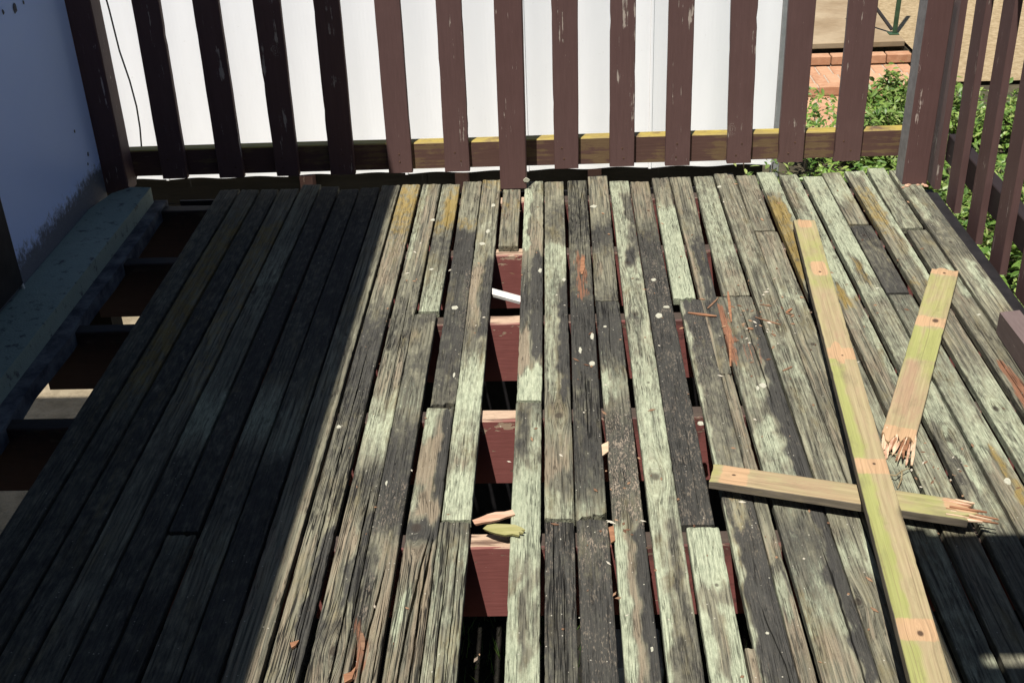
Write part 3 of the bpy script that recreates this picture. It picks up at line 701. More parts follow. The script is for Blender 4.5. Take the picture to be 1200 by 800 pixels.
    ('S16', [0.585, 0.657, 0.579, 0.65], 4.211, None, '4.211 m.3t.5;3.755 t.4m.3;3.48 m.4t.5;3.295 m.3t.3;3.018 t.4m.3;2.731 m.5;2.602 m.3t.3;2.301 t.3m.3;2.076 t.3m.2;2.004 m.6;1.908 t.4m.2;1.843 t.3;1.711 t.4m.2;1.622 t.4', '3.48 3.236 .5 .9 r .25;2.687 2.562 .3 .8 r .3;2.267 1.856 .8 1 m .7'),
    ('S17', [0.664, 0.738, 0.655, 0.728], 4.188, 3.685, '4.188 t.5m.2;3.685 t.4m.2', ''),
    ('S17b', [0.656, 0.732, 0.653, 0.726], 3.671, None, '3.671 t.5m.2;3.291 t.4m.3;3.165 m.5;2.914 t.4;2.48 t.4d.2;2.135 t.4m.2;1.621 t.4', ''),
    ('S18', [0.745, 0.812, 0.738, 0.806], 4.209, None, '4.209 m1;4.039 m.8;3.974 o.5;3.856 o.9;3.673 o.7;3.471 o.8;3.286 o.6t.3;3.172 d.6;2.815 d.4m.3;2.296 m.5;2.015 m.4d.3;1.62 m.5', '4.014 3.604 .75 1 m .8'),
    ('S19', [0.822, 0.89, 0.814, 0.886], 4.177, None, '4.177 m.5t.4;3.89 t.5m.3;3.74 m.7;3.467 m.9;3.196 m.7t.3;3.157 o.5t.3;3.033 t.6m.3;2.766 t.6m.2;2.594 t.4m.2;2.4 m.4d.2;2.195 t.4m.4;2.013 t.4;1.62 d.4', '4.177 3.467 .6 1 m .7;3.224 3.102 .1 .5 o .9;3.059 2.594 .7 1 m .6'),
    ('S20', [0.906, 0.977, 0.897, 0.968], 4.153, None, '4.153 m1;4.003 o.3m.6;3.884 m.9;3.735 m.7;3.527 m.9;3.399 m.8;3.278 m.5o.4;3.192 m.6;3.109 t.4m.3;2.809 m.5t.3;2.511 m.6t.2;2.398 t.5m.4;2.192 m.5;2.011 d.4m.3;1.619 d.5', '2.472 2.161 0 .4 d .5;2.472 2.176 .45 .65 m 1;3.462 3.278 .35 .7 o .6'),
    ('S21', [0.984, 1.053, 0.978, 1.047], 4.191, 3.715, '4.191 t.5m.3;3.997 m.7;3.841 t.5m.2;3.715 t.5', ''),
    ('S21b', [0.982, 1.054, 0.98, 1.048], 3.701, 3.205, '3.701 d.7;3.458 d.5;3.205 d.8', ''),
    ('S21c', [0.981, 1.05, 0.975, 1.045], 3.188, None, '3.188 d.5m.3;2.9 m.5d.4;2.76 d.4m.4;2.47 m.6d.2;2.395 m.8;2.256 t.5m.3;2.128 t.5;2.01 d.5;1.618 d.5', '2.395 2.068 .55 .9 o .7'),
    ('S22', [1.069, 1.141, 1.058, 1.128], 4.202, None, '4.202 m.9;4.099 t.4d.2;4.016 o.5m.4;3.835 o.6m.4;3.71 o.6d.2;3.585 t.5o.3;3.39 m.4t.3;3.27 o.4t.3;3.156 t.4;2.897 t.4d.2;2.669 m.6d.1;2.506 m.7d.2;2.357 m.6d.3;2.188 m.6;2.066 t.4m.3;1.617 d.5', '4.159 3.27 .75 1 m .8'),
    ('S23', [1.157, 1.222, 1.138, 1.215], 4.222, 3.669, '4.222 m.9;4.068 m.6t.3;3.906 m.5t.4;3.669 m.5t.4', '3.986 3.792 .6 1 s .8'),
    ('S23b', [1.156, 1.224, 1.14, 1.216], 3.655, None, '3.655 d.4t.3;3.448 m.3d.3;3.324 m.4t.3;3.208 t.4;2.893 d.3t.3c.4;2.709 d.3t.3c.5;2.319 d.5c.4;2.124 d.4;1.616 d.5', '2.776 2.372 .1 .55 r 1.1;3.385 3.151 .7 1 m .7'),
    ('S24', [1.234, 1.312, 1.222, 1.318], 4.198, None, '4.198 m.5t.2;3.98 m.4d.3;3.714 d.5m.2;3.508 d.4t.3;3.32 m.3t.4;3.175 m.4t.3;3.04 t.4d.3;2.75 d.4t.2;2.388 t.3o.4;2.317 d.4;2.122 d.4;1.615 d.5', '3.412 3.175 .4 .8 m .7;3.98 3.714 .1 .5 m .6'),
]
CRACKS = {'S1': [([(2.946, 0.52), (2.428, 0.5), (2.091, 0.55), (1.867, 0.6), (-1.0, 0.62)], 0.0022), ([(2.285, 0.75), (-1.0, 0.8)], 0.0016)], 'S2': [([(3.27, 0.6), (2.626, 0.65)], 0.0018), ([(2.285, 0.72), (1.975, 0.7), (1.72, 0.55), (-1.0, 0.5)], 0.0028)], 'S3': [([(3.949, 0.62), (3.212, 0.6)], 0.0012)], 'S3b': [([(2.003, 0.72), (1.867, 0.62), (1.767, 0.52), (-1.0, 0.5)], 0.0035), ([(1.894, 0.88), (-1.0, 0.8)], 0.0018), ([(1.767, 0.22), (1.697, 0.28), (-1.0, 0.34)], 0.0075)], 'S4b': [([(2.107, 0.8), (1.975, 0.62), (1.817, 0.5), (1.63, 0.42), (-1.0, 0.42)], 0.004), ([(2.091, 0.9), (1.867, 0.75), (-1.0, 0.72)], 0.0036)], 'S5b': [([(2.11, 0.35), (1.867, 0.38), (-1.0, 0.33)], 0.002), ([(2.11, 0.68), (1.817, 0.7), (-1.0, 0.66)], 0.0018)], 'S8b': [([(2.116, 0.3), (-1.0, 0.28)], 0.0012), ([(2.032, 0.62), (-1.0, 0.66)], 0.0012)], 'S9': [([(4.155, 0.82), (3.872, 0.55), (3.618, 0.4)], 0.0022), ([(2.802, 0.5), (2.428, 0.52)], 0.002)], 'S13b': [([(1.867, 0.4), (1.767, 0.55), (1.674, 0.75), (-1.0, 0.8)], 0.002)], 'S15b': [([(3.156, 0.62), (2.584, 0.66)], 0.0018), ([(2.032, 0.7), (-1.0, 0.74)], 0.0022)], 'S11': [([(4.071, 0.75), (3.782, 0.55)], 0.0012)], 'S17b': [([(3.048, 0.4), (2.428, 0.44)], 0.001)], 'S22': [([(4.26, 0.45), (3.329, 0.5)], 0.0012)], 'S23b': [([(2.946, 0.35), (2.091, 0.45)], 0.0018)], 'S21b': [([(3.752, 0.5), (3.517, 0.55)], 0.0014)], 'S19': [([(3.048, 0.4), (2.032, 0.45)], 0.0012)], 'S24': [([(2.946, 0.5), (2.285, 0.45)], 0.0012)], 'S10b': [([(3.178, 0.5), (2.849, 0.45)], 0.0014)], 'S12': [([(2.504, 0.6), (2.119, 0.6)], 0.001)]}
BROKEN = {'S4': dict(end0=.03), 'S9': dict(end0=.035), 'S13b': dict(end1=.03), 'S7': dict(end0=.002), 'S4b': dict(end1=.012), 'S21b': dict(end1=.014), 'S10b': dict(end1=.012), 'S13': dict(end0=.01), 'S14b': dict(end1=.02)}
for i, (nm, X, ya, yb, st, pa) in enumerate(BOARDS):
    y0 = -.85 if yb is None else yb
    if yb is None:
        L = (4.2 - y0)
        xs = (X[0], X[1], X[2] + (X[2] - X[0]) * (1.63 - y0) / 2.6 * .3, X[3] + (X[3] - X[1]) * (1.63 - y0) / 2.6 * .3)
    else: xs = X
    kn = [k for k in KNOTS if min(X[0], X[2]) - .004 < k[0] < max(X[1], X[3]) + .004 and y0 - .02 < k[1] < ya + .02]
    kw = dict(end0=.004, end1=.007); kw.update(BROKEN.get(nm, {}))
    if nm in CRACKS: kw['cracks'] = CRACKS[nm]; kw['step'] = .010
    z = random.uniform(-.0015, .0015)
    me = board_mesh('deck_board', i + 1, xs, y0, ya, z, T, st, pa, kn, tone=random.uniform(.9, 1.1) * (.74 if nm[0] == 'A' else 1.0), **kw)  # left boards toned down: house shade put into their colour
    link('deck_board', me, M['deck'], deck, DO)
# a short offcut nailed on the joist in the widening gap
me = board_mesh('deck_board', 91, (.3415, .369, .3415, .369), 1.0, 1.72, -.002, .02, '1.0 t.6;1.72 t.7m.2', '', [])
link('deck_board', me, M['deck'], deck, DO)

def blob(x, y, z, r, sx=1, sy=1, h=.0012, n=11, seed=0):
    rr = random.Random(seed); mb = MB(); a = []
    for k in range(n):
        t = 2 * math.pi * k / n; q = r * rr.uniform(.72, 1.15); a.append((x + math.cos(t) * q * sx, y + math.sin(t) * q * sy))
    mb.v = [(p[0], p[1], z - .001) for p in a] + [(x + (p[0] - x) * .85, y + (p[1] - y) * .85, z + h) for p in a] + [(x, y, z + h * .7)]
    mb.f = [(i, (i + 1) % n, n + (i + 1) % n, n + i) for i in range(n)] + [(n + i, n + (i + 1) % n, 2 * n) for i in range(n)]
    return mb
LICH = [(-0.7977, 4.5935, 0.0223, 1, 1.0), (-0.4454, 3.8365, 0.0089, 1, 1.25), (-0.3229, 3.9599, 0.0122, 1, 1.0), (-0.2363, 3.9542, 0.0122, 0.8, 1.38), (-0.2448, 3.7284, 0.0117, 0.7, 1.75), (-0.2603, 3.6238, 0.0114, 1, 1.0), (-0.4167, 3.4348, 0.0096, 1, 0.88), (-0.3207, 3.1633, 0.0141, 1, 1.12), (-0.064, 3.4096, 0.0095, 0.7, 1.88), (0.1249, 3.9225, 0.0138, 1, 1.0), (0.0115, 3.3381, 0.0081, 0.8, 1.62), (0.2907, 3.3236, 0.0094, 1, 1.0), (0.5891, 4.0767, 0.0095, 1, 1.0), (0.2872, 3.0857, 0.0127, 1, 1.25), (0.0877, 2.97, 0.0079, 0.8, 2.5), (0.0517, 2.8925, 0.0072, 0.7, 2.38), (0.0827, 2.8153, 0.0094, 1, 1.5), (0.3143, 3.1387, 0.0103, 1, 0.75), (0.3449, 2.5073, 0.0087, 1, 1.25), (0.5279, 2.6817, 0.0103, 1, 1.5), (0.5126, 2.6693, 0.0068, 0.7, 1.75), (1.0172, 2.2426, 0.0101, 0.9, 1.5), (-0.5745, 2.5214, 0.0065, 1, 1.25), (-0.2957, 2.7657, 0.0058, 0.6, 3.0), (0.3906, 1.7561, 0.0044, 1, 1.0), (0.1624, 1.7149, 0.0042, 0.8, 2.0), (0.9579, 3.2306, 0.0066, 1, 0.88), (1.2037, 3.0485, 0.0063, 1, 0.75), (-0.422, 2.2743, 0.0044, 0.8, 2.75), (0.1267, 3.0246, 0.0062, 1, 1.0)]
for i, (x, y, r, sx, sy) in enumerate(LICH):
    blob(x, y, .0008, r, sx, sy, seed=i).obj('lichen_patch', M['lichen'], deck, DO)

fa = MB(); 
for k in range(31):
    y = -.8 + 4.85 * k / 30; e = .003 * mnoise.noise(Vector((y * 3, 1, 1)))
    fa.v += [(1.324, y, -.21), (1.324, y, -.030), (1.374 + e, y, -.034), (1.374 + e, y, -.21)]
for k in range(30):
    for q in range(4):
        r = (q + 1) % 4; fa.f.append((k * 4 + q, k * 4 + r, (k + 1) * 4 + r, (k + 1) * 4 + q))
fa.f += [(3, 2, 1, 0), (120, 121, 122, 123)]
fa.obj('edge_beam', M['dark'], deck, DO)

# ------------------------------------------------------------------ back railing
back = empty('back_railing', (-.2, 4.19, 0), 'brown painted picket railing across the far end of the deck, left part in shade', 'railing')
BO = -Vector((-.2, 4.19, 0))
PW = [(-1.498, -1.402, -1.488, -1.39), (-1.281, -1.186, -1.273, -1.18), (-1.063, -.975, -1.06, -.963), (-.857, -.763, -.846, -.753),
      (-.636, -.546, -.632, -.540), (-.424, -.330, -.416, -.325), None, (-.013, .077, -.012, .081), (.192, .284, .194, .283),
      (.398, .490, .398, .487), (.627, .717, .612, .705), (.815, .907, .812, .906), (1.020, 1.117, 1.020, 1.120)]
for i, p in enumerate(PW):
    if p is None: continue
    a, b, c, d = p; mb = MB(); n = 26; z0 = .049 + random.uniform(-.002, .002); z1 = .98
    for k in range(n + 1):
        t = k / n; z = z0 + (z1 - z0) * t; s_ = min(1, t * (z1 - z0) / .66)
        x0 = a + (c - a) * s_; x1 = b + (d - b) * s_
        e0 = .0012 * mnoise.noise(Vector((i * 5.1, z * 9, 1))) - (.003 * max(0, mnoise.noise(Vector((i * 5.1, z * 16, 4))) - .3) * 3)
        e1 = .0012 * mnoise.noise(Vector((i * 5.1, z * 9, 2))) - (.003 * max(0, mnoise.noise(Vector((i * 5.1, z * 16, 8))) - .3) * 3)
        yb_, yf = 4.1995, 4.1765
        mb.v += [(x0 - e0 + .002, yf, z), (x1 + e1 - .002, yf, z), (x1 + e1, yf + .003, z), (x1 + e1, yb_, z), (x0 - e0, yb_, z), (x0 - e0, yf + .003, z)]
    for k in range(n):
        for q in range(6):
            r = (q + 1) % 6; mb.f.append((k * 6 + q, k * 6 + r, (k + 1) * 6 + r, (k + 1) * 6 + q))
    mb.f.append(tuple(reversed(range(6)))); mb.f.append(tuple(n * 6 + q for q in range(6)))
    mb.v = [(x + .2, y - 4.19, z) for x, y, z in mb.v]
    pk = mb.obj('picket', M['picket'], back)
    for zz in (.085 + random.uniform(-.008, .008), .128 + random.uniform(-.008, .008)):
        sx = (a + b) / 2 + .2 + random.uniform(-.02, .02); sm = MB()
        sm.v = [(sx + .0042 * math.cos(q * .785), 4.1778 - 4.19, zz + .0042 * math.sin(q * .785)) for q in range(8)] + [(sx + .003 * math.cos(q * .785), 4.1755 - 4.19, zz + .003 * math.sin(q * .785)) for q in range(8)]
        sm.f = [(q, (q + 1) % 8, 8 + (q + 1) % 8, 8 + q) for q in range(8)] + [tuple(8 + q for q in range(8))]
        sm.obj('nail_head', M['rust'], pk)
def post2(xc0, xc1, wd, y0, y1, z0, z1):
    mb = MB(); n = 20
    for k in range(n + 1):
        t = k / n; z = z0 + (z1 - z0) * t; xc = xc0 + (xc1 - xc0) * t; a = xc - wd / 2; b = xc + wd / 2; e = .004
        w_ = .0012 * mnoise.noise(Vector((xc0 * 9, z * 8, 2)))
        mb.v += [(a + e, y0, z), (b - e, y0, z), (b + w_, y0 + e, z), (b + w_, y1 - e, z), (b - e, y1, z), (a + e, y1, z), (a + w_, y1 - e, z), (a + w_, y0 + e, z)]
    for k in range(n):
        for q in range(8):
            r = (q + 1) % 8; mb.f.append((k * 8 + q, k * 8 + r, (k + 1) * 8 + r, (k + 1) * 8 + q))
    mb.f.append(tuple(reversed(range(8)))); mb.f.append(tuple(n * 8 + q for q in range(8)))
    return mb
mb = post2(-.1665, -.157, .098, 4.106, 4.199, .0025, .98); mb.obj('post', M['post'], back, BO)
mb = post2(-1.655, -1.651, .10, 4.098, 4.19, .03, .98); mb.obj('post', M['post'], back, BO)
mb = post2(1.287, 1.300, .088, 4.050, 4.150, .0015, 1.0); po = mb.obj('post', M['post'], back, BO)
po.data.materials.append(M['grey'])
for p in po.data.polygons:
    if p.normal.x < -.9: p.material_index = 1
# flaked pink paint at the foot of the corner post
for i in range(16):
    x = random.uniform(1.235, 1.335); y = 4.046 - abs(random.gauss(0, .012)); r = random.uniform(.0025, .007)
    blob(x, y, .0025, r, random.uniform(.8, 1.6), random.uniform(.6, 1.1), .0025, 7, seed=50 + i).obj('paint_flake', M['pink'], back, BO)
mb = MB(); nx = 120; xs = np.linspace(-1.70, 1.305, nx)
for x in xs:
    zt = .158 + .0025 * mnoise.noise(Vector((x * 1.4, 0, 0))); zb = .055 + .0015 * mnoise.noise(Vector((x * 3, 4, 0)))
    mb.v += [(x, 4.200, zb), (x, 4.200, zt - .004), (x, 4.204, zt), (x, 4.245, zt), (x, 4.245, zb)]
for k in range(nx - 1):
    for q in range(5):
        r = (q + 1) % 5; mb.f.append((k * 5 + q, (k + 1) * 5 + q, (k + 1) * 5 + r, k * 5 + r))
mb.f.append(tuple(reversed(range(5)))); mb.f.append(tuple((nx - 1) * 5 + q for q in range(5)))
mb.obj('rail', M['rail'], back, BO)
MB().box(-1.60, 1.305, 4.200, 4.245, .80, .90, .003).obj('rail', M['rail'], back, BO)
MB().box(-1.69, 1.36, 4.15, 4.26, 1.001, 1.04, .004).obj('handrail', M['post'], back, BO)
sp = blob(0, 0, .0, .013, 1, .8, .001, seed=77)
sp.v = [(x - .118 + .0, 4.1045 - z, .035 + y) for x, y, z in sp.v]
sp.obj('paint_spot', M['lichen'], back, BO)

# ------------------------------------------------------------------ side railing (right)
side = empty('side_railing', (1.41, 2.5, 0), 'brown picket railing along the right edge of the deck', 'railing')
SO = -Vector((1.41, 2.5, 0))
for i in range(16):
    ye = 4.268 - .243 * i; wd = .102; mb = MB(); n = 24; z0 = -.062 + random.uniform(-.012, .012); z1 = .98; ln = random.uniform(-.003, .006)
    if ye - wd < .9: continue
    for k in range(n + 1):
        t = k / n; z = z0 + (z1 - z0) * t
        y1 = ye + ln * t + .0015 * mnoise.noise(Vector((i * 7.1, z * 8, 0))); y0 = ye - wd + ln * t + .0015 * mnoise.noise(Vector((i * 7.1, z * 8, 6)))
        y0 += .006 * max(0, mnoise.noise(Vector((i * 7.1, z * 14, 3))) - .25)
        mb.v += [(1.400, y0 + .002, z), (1.402, y0, z), (1.4225, y0, z), (1.4225, y1, z), (1.402, y1, z), (1.400, y1 - .002, z)]
    for k in range(n):
        for q in range(6):
            r = (q + 1) % 6; mb.f.append((k * 6 + q, k * 6 + r, (k + 1) * 6 + r, (k + 1) * 6 + q))
    mb.f.append(tuple(reversed(range(6)))); mb.f.append(tuple(n * 6 + q for q in range(6)))
    mb.obj('picket', M['picket'], side, SO)
MB().box(1.4235, 1.468, .6, 4.17, .045, .145, .003).obj('rail', M['side_rail'], side, SO)
MB().box(1.4235, 1.468, .6, 4.17, .80, .90, .003).obj('rail', M['side_rail'], side, SO)
MB().box(1.37, 1.48, .6, 4.14, 1.001, 1.04, .004).obj('handrail', M['post'], side, SO)
MB().box(1.425, 1.515, .55, .64, -1.75, 1.0, .004).obj('post', M['post'], side, SO)
MB().box(1.345, 1.42, 4.16, 4.245, -1.75, -.10, .004).obj('post', M['side_rail'], side, SO)

# ------------------------------------------------------------------ white sheet fence beyond
fence = empty('steel_fence', (-1, 7, -1.05), 'white ribbed steel sheet fence standing behind the far railing', 'fence')
FO = -Vector((-1, 7, -1.05))
WID = .762; x1 = 1.325
shp = [(q * .762 / 32, .013 - .013 * math.cos(2 * math.pi * q / 16) * (1.0)) for q in range(33)]
shp = [(.0, -.010), (.006, -.012), (.016, -.012), (.021, .001)] + shp[1:]
for k in range(9):
    mb = MB(); xa = x1 - WID * (k + 1)
    zb = -1.045 + random.uniform(-.004, .004) + (k * .002)
    pr = [(xa + a, 7.0 + b + (.003 if k % 2 else 0)) for a, b in shp]
    n = len(pr)
    for (zz) in (zb, .95):
        mb.v += [(x, y, zz) for x, y in pr] + [(x, y + .0015, zz) for x, y in pr]
    for i in range(n - 1):
        mb.f += [(i, i + 1, 2 * n + i + 1, 2 * n + i), (n + i + 1, n + i, 3 * n + i, 3 * n + i + 1), (i + 1, i, n + i, n + i + 1), (2 * n + i, 2 * n + i + 1, 3 * n + i + 1, 3 * n + i)]
    mb.obj('fence_sheet', M['fence'], fence, FO)
MB().box(1.327, 1.372, 6.985, 7.06, -1.30, .96, .004).obj('end_post', M['flash'], fence, FO)
MB().box(-5.6, 1.326, 7.045, 7.085, .80, .86).obj('fence_rail', M['flash'], fence, FO)
MB().box(-5.6, 1.326, 7.045, 7.085, -.9, -.84).obj('fence_rail', M['flash'], fence, FO)
ret = empty('retaining_wall', (-1, 7.3, -1.72), 'low wall of dark timber sleepers under the white fence', 'retaining wall')
RO = -Vector((-1, 7.3, -1.72))
for z in (-1.72, -1.50, -1.28):
    for a, b in ((-6.0, -3.2), (-3.198, -.85), (-.848, 1.31)):
        MB().box(a, b, 7.20, 7.28, z, z + .218, .004, .001).obj('sleeper', M['sleeper'], ret, RO)
for x in (-4.2, -1.662, -.66, .19):
    MB().box(x, x + .085, 7.10, 7.199, -1.75, -1.072, .004).obj('stump', M['post'], ret, RO)

# ------------------------------------------------------------------ slab, brick steps, green frame beyond the corner
slab = MB()
slab.box(1.40, 3.02, 10.27, 15.5, -1.252, -1.20, .006)
tag(slab.obj('concrete_slab', M['slab']), 'worn brown concrete slab at the top of the brick steps', 'paving slab')
steps = empty('brick_steps', (2.2, 9.4, -1.6), 'low orange brick steps below the concrete slab beyond the fence', 'steps')
TO = -Vector((2.2, 9.4, -1.6))
MB().box(1.42, 3.0, 10.06, 10.268, -1.62, -1.345).obj('step_core', M['mortar'], steps, TO)
MB().box(1.42, 3.0, 8.70, 9.44, -1.80, -1.424).obj('step_core', M['mortar'], steps, TO)
MB().box(1.42, 3.0, 9.47, 10.059, -1.80, -1.344).obj('step_core', M['mortar'], steps, TO)
bm0 = MB().box(-.112, .112, -.053, .053, -.037, .037, .005).mesh('brick')
bm0.materials.append(M['brick'])
bm1 = MB().box(-.0505, .0505, -.112, .112, -.037, .037, .007).mesh('brick')
bm1.materials.append(M['brick'])
def brick(me, x, y, z):
    o = link('brick', me, None, steps, Vector((x, y, z)) + TO); o.rotation_euler = (random.uniform(-.01, .01), random.uniform(-.01, .01), random.uniform(-.02, .02))
x = 1.53
while x < 2.95:                       # risers of stretchers under the slab
    brick(bm0, x, 10.10, -1.292); x += .234
x = 1.47
while x < 2.97:                       # upper tread: headers, two rows
    brick(bm1, x, 9.925, -1.372); brick(bm1, x + .03, 9.688, -1.372); x += .114
x = 1.55
while x < 2.95:
    brick(bm0, x, 9.515, -1.372); brick(bm0, x + .1, 9.515, -1.451); x += .234
x = 1.47
while x < 2.97:                       # lower tread
    brick(bm1, x, 9.34, -1.452) ; brick(bm1, x - .04, 9.10, -1.452); brick(bm1, x + .02, 8.86, -1.452); x += .114
fr = empty('green_metal_frame', (3.0, 10.5, -1.2), 'thin green metal pole with a diagonal brace on the slab corner', 'metal frame')
GO = -Vector((3.0, 10.5, -1.2))
MB().tube([(2.985, 10.50, -1.205), (3.02, 10.50, .6)], .021, 10).obj('pole', M['green'], fr, GO)
MB().tube([(2.965, 10.52, -1.17), (2.62, 10.9, -.72)], .016, 8).obj('brace', M['wire'], fr, GO)
MB().box(2.93, 3.015, 10.45, 10.55, -1.2, -1.192).obj('base_plate', M['green'], fr, GO)

# ------------------------------------------------------------------ planting
def leaves(n, fn, size, seed, droop=.5):
    r = np.random.default_rng(seed); V = []; F = []
    for i in range(n):
        p, up = fn(r); L = size * r.uniform(.6, 1.25); W = L * r.uniform(.20, .30)
        az_ = r.uniform(0, 2 * math.pi); tl = r.uniform(-.5, .9)
        d = Vector((math.cos(az_) * math.cos(tl), math.sin(az_) * math.cos(tl), math.sin(tl)))
        nrm = Vector((r.normal(0, .45), r.normal(0, .45), 1)).normalized()
        sd = d.cross(nrm).normalized(); nn = sd.cross(d)
        k = len(V); P = Vector(p); f = .22 * W
        V += [P, P + d * L * .3 + sd * W * .85 + nn * f, P + d * L * .65 + sd * W * .75 + nn * f, P + d * L - nn * f, P + d * L * .65 - sd * W * .75 + nn * f, P + d * L * .3 - sd * W * .85 + nn * f, P + d * L * .45]
        F += [(k, k + 1, k + 6), (k + 1, k + 2, k + 6), (k + 2, k + 3, k + 6), (k + 3, k + 4, k + 6), (k + 4, k + 5, k + 6), (k + 5, k, k + 6)]
    me = bpy.data.meshes.new('foliage'); me.from_pydata([tuple(v) for v in V], [], F); me.update(); return me
def shrub(label, x, y, z0, rx, ry, h, n, size, seed, nst=7, cat='shrub', group=None):
    rt = empty('leafy_shrub', (x, y, z0), label, cat, group); rr = random.Random(seed); st = MB(); tips = []
    for k in range(nst):
        a = rr.uniform(0, 6.28); q = rr.uniform(.25, 1) ** .7; hx, hy = math.cos(a) * rx * q, math.sin(a) * ry * q; hz = h * rr.uniform(.6, 1.0) * (1 - .25 * q)
        path = [(0, 0, -.02), (hx * .3 + rr.uniform(-.02, .02), hy * .3, hz * .4), (hx * .7, hy * .7, hz * .75), (hx, hy, hz)]
        st.tube(path, .008, 5, .003); tips.append(path)
    def fn(r):
        p = tips[r.integers(len(tips))]; t = r.uniform(.25, 1.02) * 3; i = min(2, int(t)); f = t - i
        b = Vector(p[i]).lerp(Vector(p[i + 1]), f); s_ = .10 * (rx + ry)
        return (b.x + r.normal(0, s_ * .6), b.y + r.normal(0, s_ * .6), max(.0, b.z + r.normal(0, .04))), None
    link('foliage', leaves(n, fn, size, seed), M['leaf'], rt); st.obj('stems', M['stem'], rt)
    return rt
shrub('loose leafy shrub at the corner of the white fence', 1.22, 6.55, -1.70, .20, .2, 1.12, 520, .06, 11, 8)
shrub('thin leafy sprig in front of the orange brick steps', 1.82, 7.65, -1.47, .24, .22, .60, 420, .06, 12, 8)
shrub('bushy green shrub covering the right end of the brick steps', 2.42, 8.1, -1.25, .36, .36, .44, 2300, .06, 13, 18)
shrub('wide green shrub left of the corner post, below the steps', 2.20, 7.35, -1.25, .40, .45, .42, 2300, .06, 14, 18)
shrub('dense shrub directly behind the brown corner post', 2.25, 6.45, -1.25, .45, .5, .50, 2300, .06, 15, 18)
shrub('low shrub peeping under the far rail near the corner post', 1.25, 5.65, -1.70, .45, .34, 1.06, 1300, .055, 16, 14)
shrub('tall edge shrub meeting the dry lawn behind the side railing', 2.95, 7.9, -1.25, .5, .5, .40, 2300, .06, 17, 18)
shrub('leafy shrub behind the nearest side pickets', 2.65, 5.9, -1.25, .6, .6, .52, 3000, .06, 18, 22)
shrub('rounded shrub beside the lawn at the far right', 3.6, 7.3, -1.25, .6, .6, .42, 2300, .06, 19, 18)
def cover(r):
    x = 1.58 + r.uniform(0, 1) ** 1.3 * 1.7; y = r.uniform(1.6, 8.2)
    return (x, y, -1.25 + (r.uniform(0, 1) ** .6) * (.30 + .16 * mnoise.noise(Vector((x * 2.2, y * 2.2, 1)))) ), None
gc = link('ground_cover', leaves(12000, cover, .052, 33), M['leafd'])
tag(gc, 'creeping green ground cover filling the bed along the right side of the deck', 'ground cover', kind='stuff')
def cover2(r):
    x = 1.42 + r.uniform(0, 1) * .65; y = r.uniform(2.3, 4.9)
    return (x, y, -.98 + r.uniform(0, 1) * .34 + .06 * mnoise.noise(Vector((x * 4, y * 4, 1)))), None
def hedge(label, y0, y1, seed):
    rt = empty('leafy_shrub', (1.7, (y0 + y1) / 2, -1.72), label, 'shrub'); st = MB(); rr = random.Random(seed)
    for k in range(12):
        x = rr.uniform(1.50, 2.0); y = rr.uniform(y0, y1)
        st.tube([(x - 1.7 + rr.uniform(-.05, .05), y - (y0 + y1) / 2, -.02), (x - 1.7, y - (y0 + y1) / 2, .9)], .008, 5, .003)
    def fn(r):
        x = 1.44 + r.uniform(0, 1) * .62; y = r.uniform(y0 - .05, y1 + .05)
        return (x - 1.7, y - (y0 + y1) / 2, .70 + r.uniform(0, 1) * .32 + .10 * mnoise.noise(Vector((x * 3, y * 3, 1)))), None
    link('foliage', leaves(int(1500 * (y1 - y0)), fn, .05, seed), M['leafd'], rt); st.obj('stems', M['stem'], rt)
hedge('low green shrub growing beneath the first side pickets by the corner post', 4.1, 5.3, 41)
hedge('low green shrub beneath the middle side pickets', 3.1, 4.1, 42)
hedge('low green shrub beneath the nearest side pickets', 1.9, 3.1, 43)

# ------------------------------------------------------------------ under the deck
def gfn(seed):
    r = np.random.default_rng(seed); V = []; F = []
    for i in range(1600):
        x = r.uniform(-.6, .9); y = r.uniform(3.0, 4.4); h = r.uniform(.05, .14); a = r.uniform(0, 6.28); lx, ly = math.cos(a), math.sin(a); b = r.normal(0, .03, 2); k = len(V)
        V += [(x - lx * .003, y - ly * .003, -1.72), (x + lx * .003, y + ly * .003, -1.72), (x + b[0], y + b[1], -1.72 + h)]; F.append((k, k + 1, k + 2))
    me = bpy.data.meshes.new('grass'); me.from_pydata(V, [], F); me.update(); return me
tag(link('grass', gfn(5), M['grass']), 'green grass growing on the ground under the deck', 'grass', kind='stuff')
wb = MB().box(.12, .36, 3.30, 3.52, -1.72, -1.62, .006)
tag(wb.obj('masonry_block', M['white']), 'white block lying on the ground seen through a gap in the boards', 'block')

# ------------------------------------------------------------------ loose broken boards lying on the deck
def loose(name, label, mesh, loc, rot):
    o = link(name, mesh, M['fresh'], None, loc); o.rotation_euler = rot
    return tag(o, label, 'board')
JB = lambda ys, w=.024: ';'.join('%g %g 0 1 t 1.4' % (y - w, y + w) for y in ys)
# cross board: local x = length axis is y of the mesh; rotate -90 deg about z
US = np.array([0, .02, .07, .16, .28, .40, .5, .60, .72, .84, .93, .98, 1.0])
dirc = Vector((.795 - .342, 2.100 - 2.232, 0)); ang_c = math.atan2(dirc.y, dirc.x)
Lc = .565
def zf_c(u, t):
    # right end torn: upper half splits off
    return 0.0
mc = board_mesh('loose_board', 61, (-.036, .036, -.036, .036), 0, Lc, .0, .022, '0 m.2d.4;.2 d.5m.15;.34 d.4m.3;.42 m.5d.2;.47 m.65;.56 m.5',
                '0 .022 0 1 m 1.5;.026 .078 0 1 t 1.3;.51 .565 .0 .6 t 1.4', [(0.0, .05, .005)], end0=.002, end1=.05, step=.008, us=US, warp=0.45)
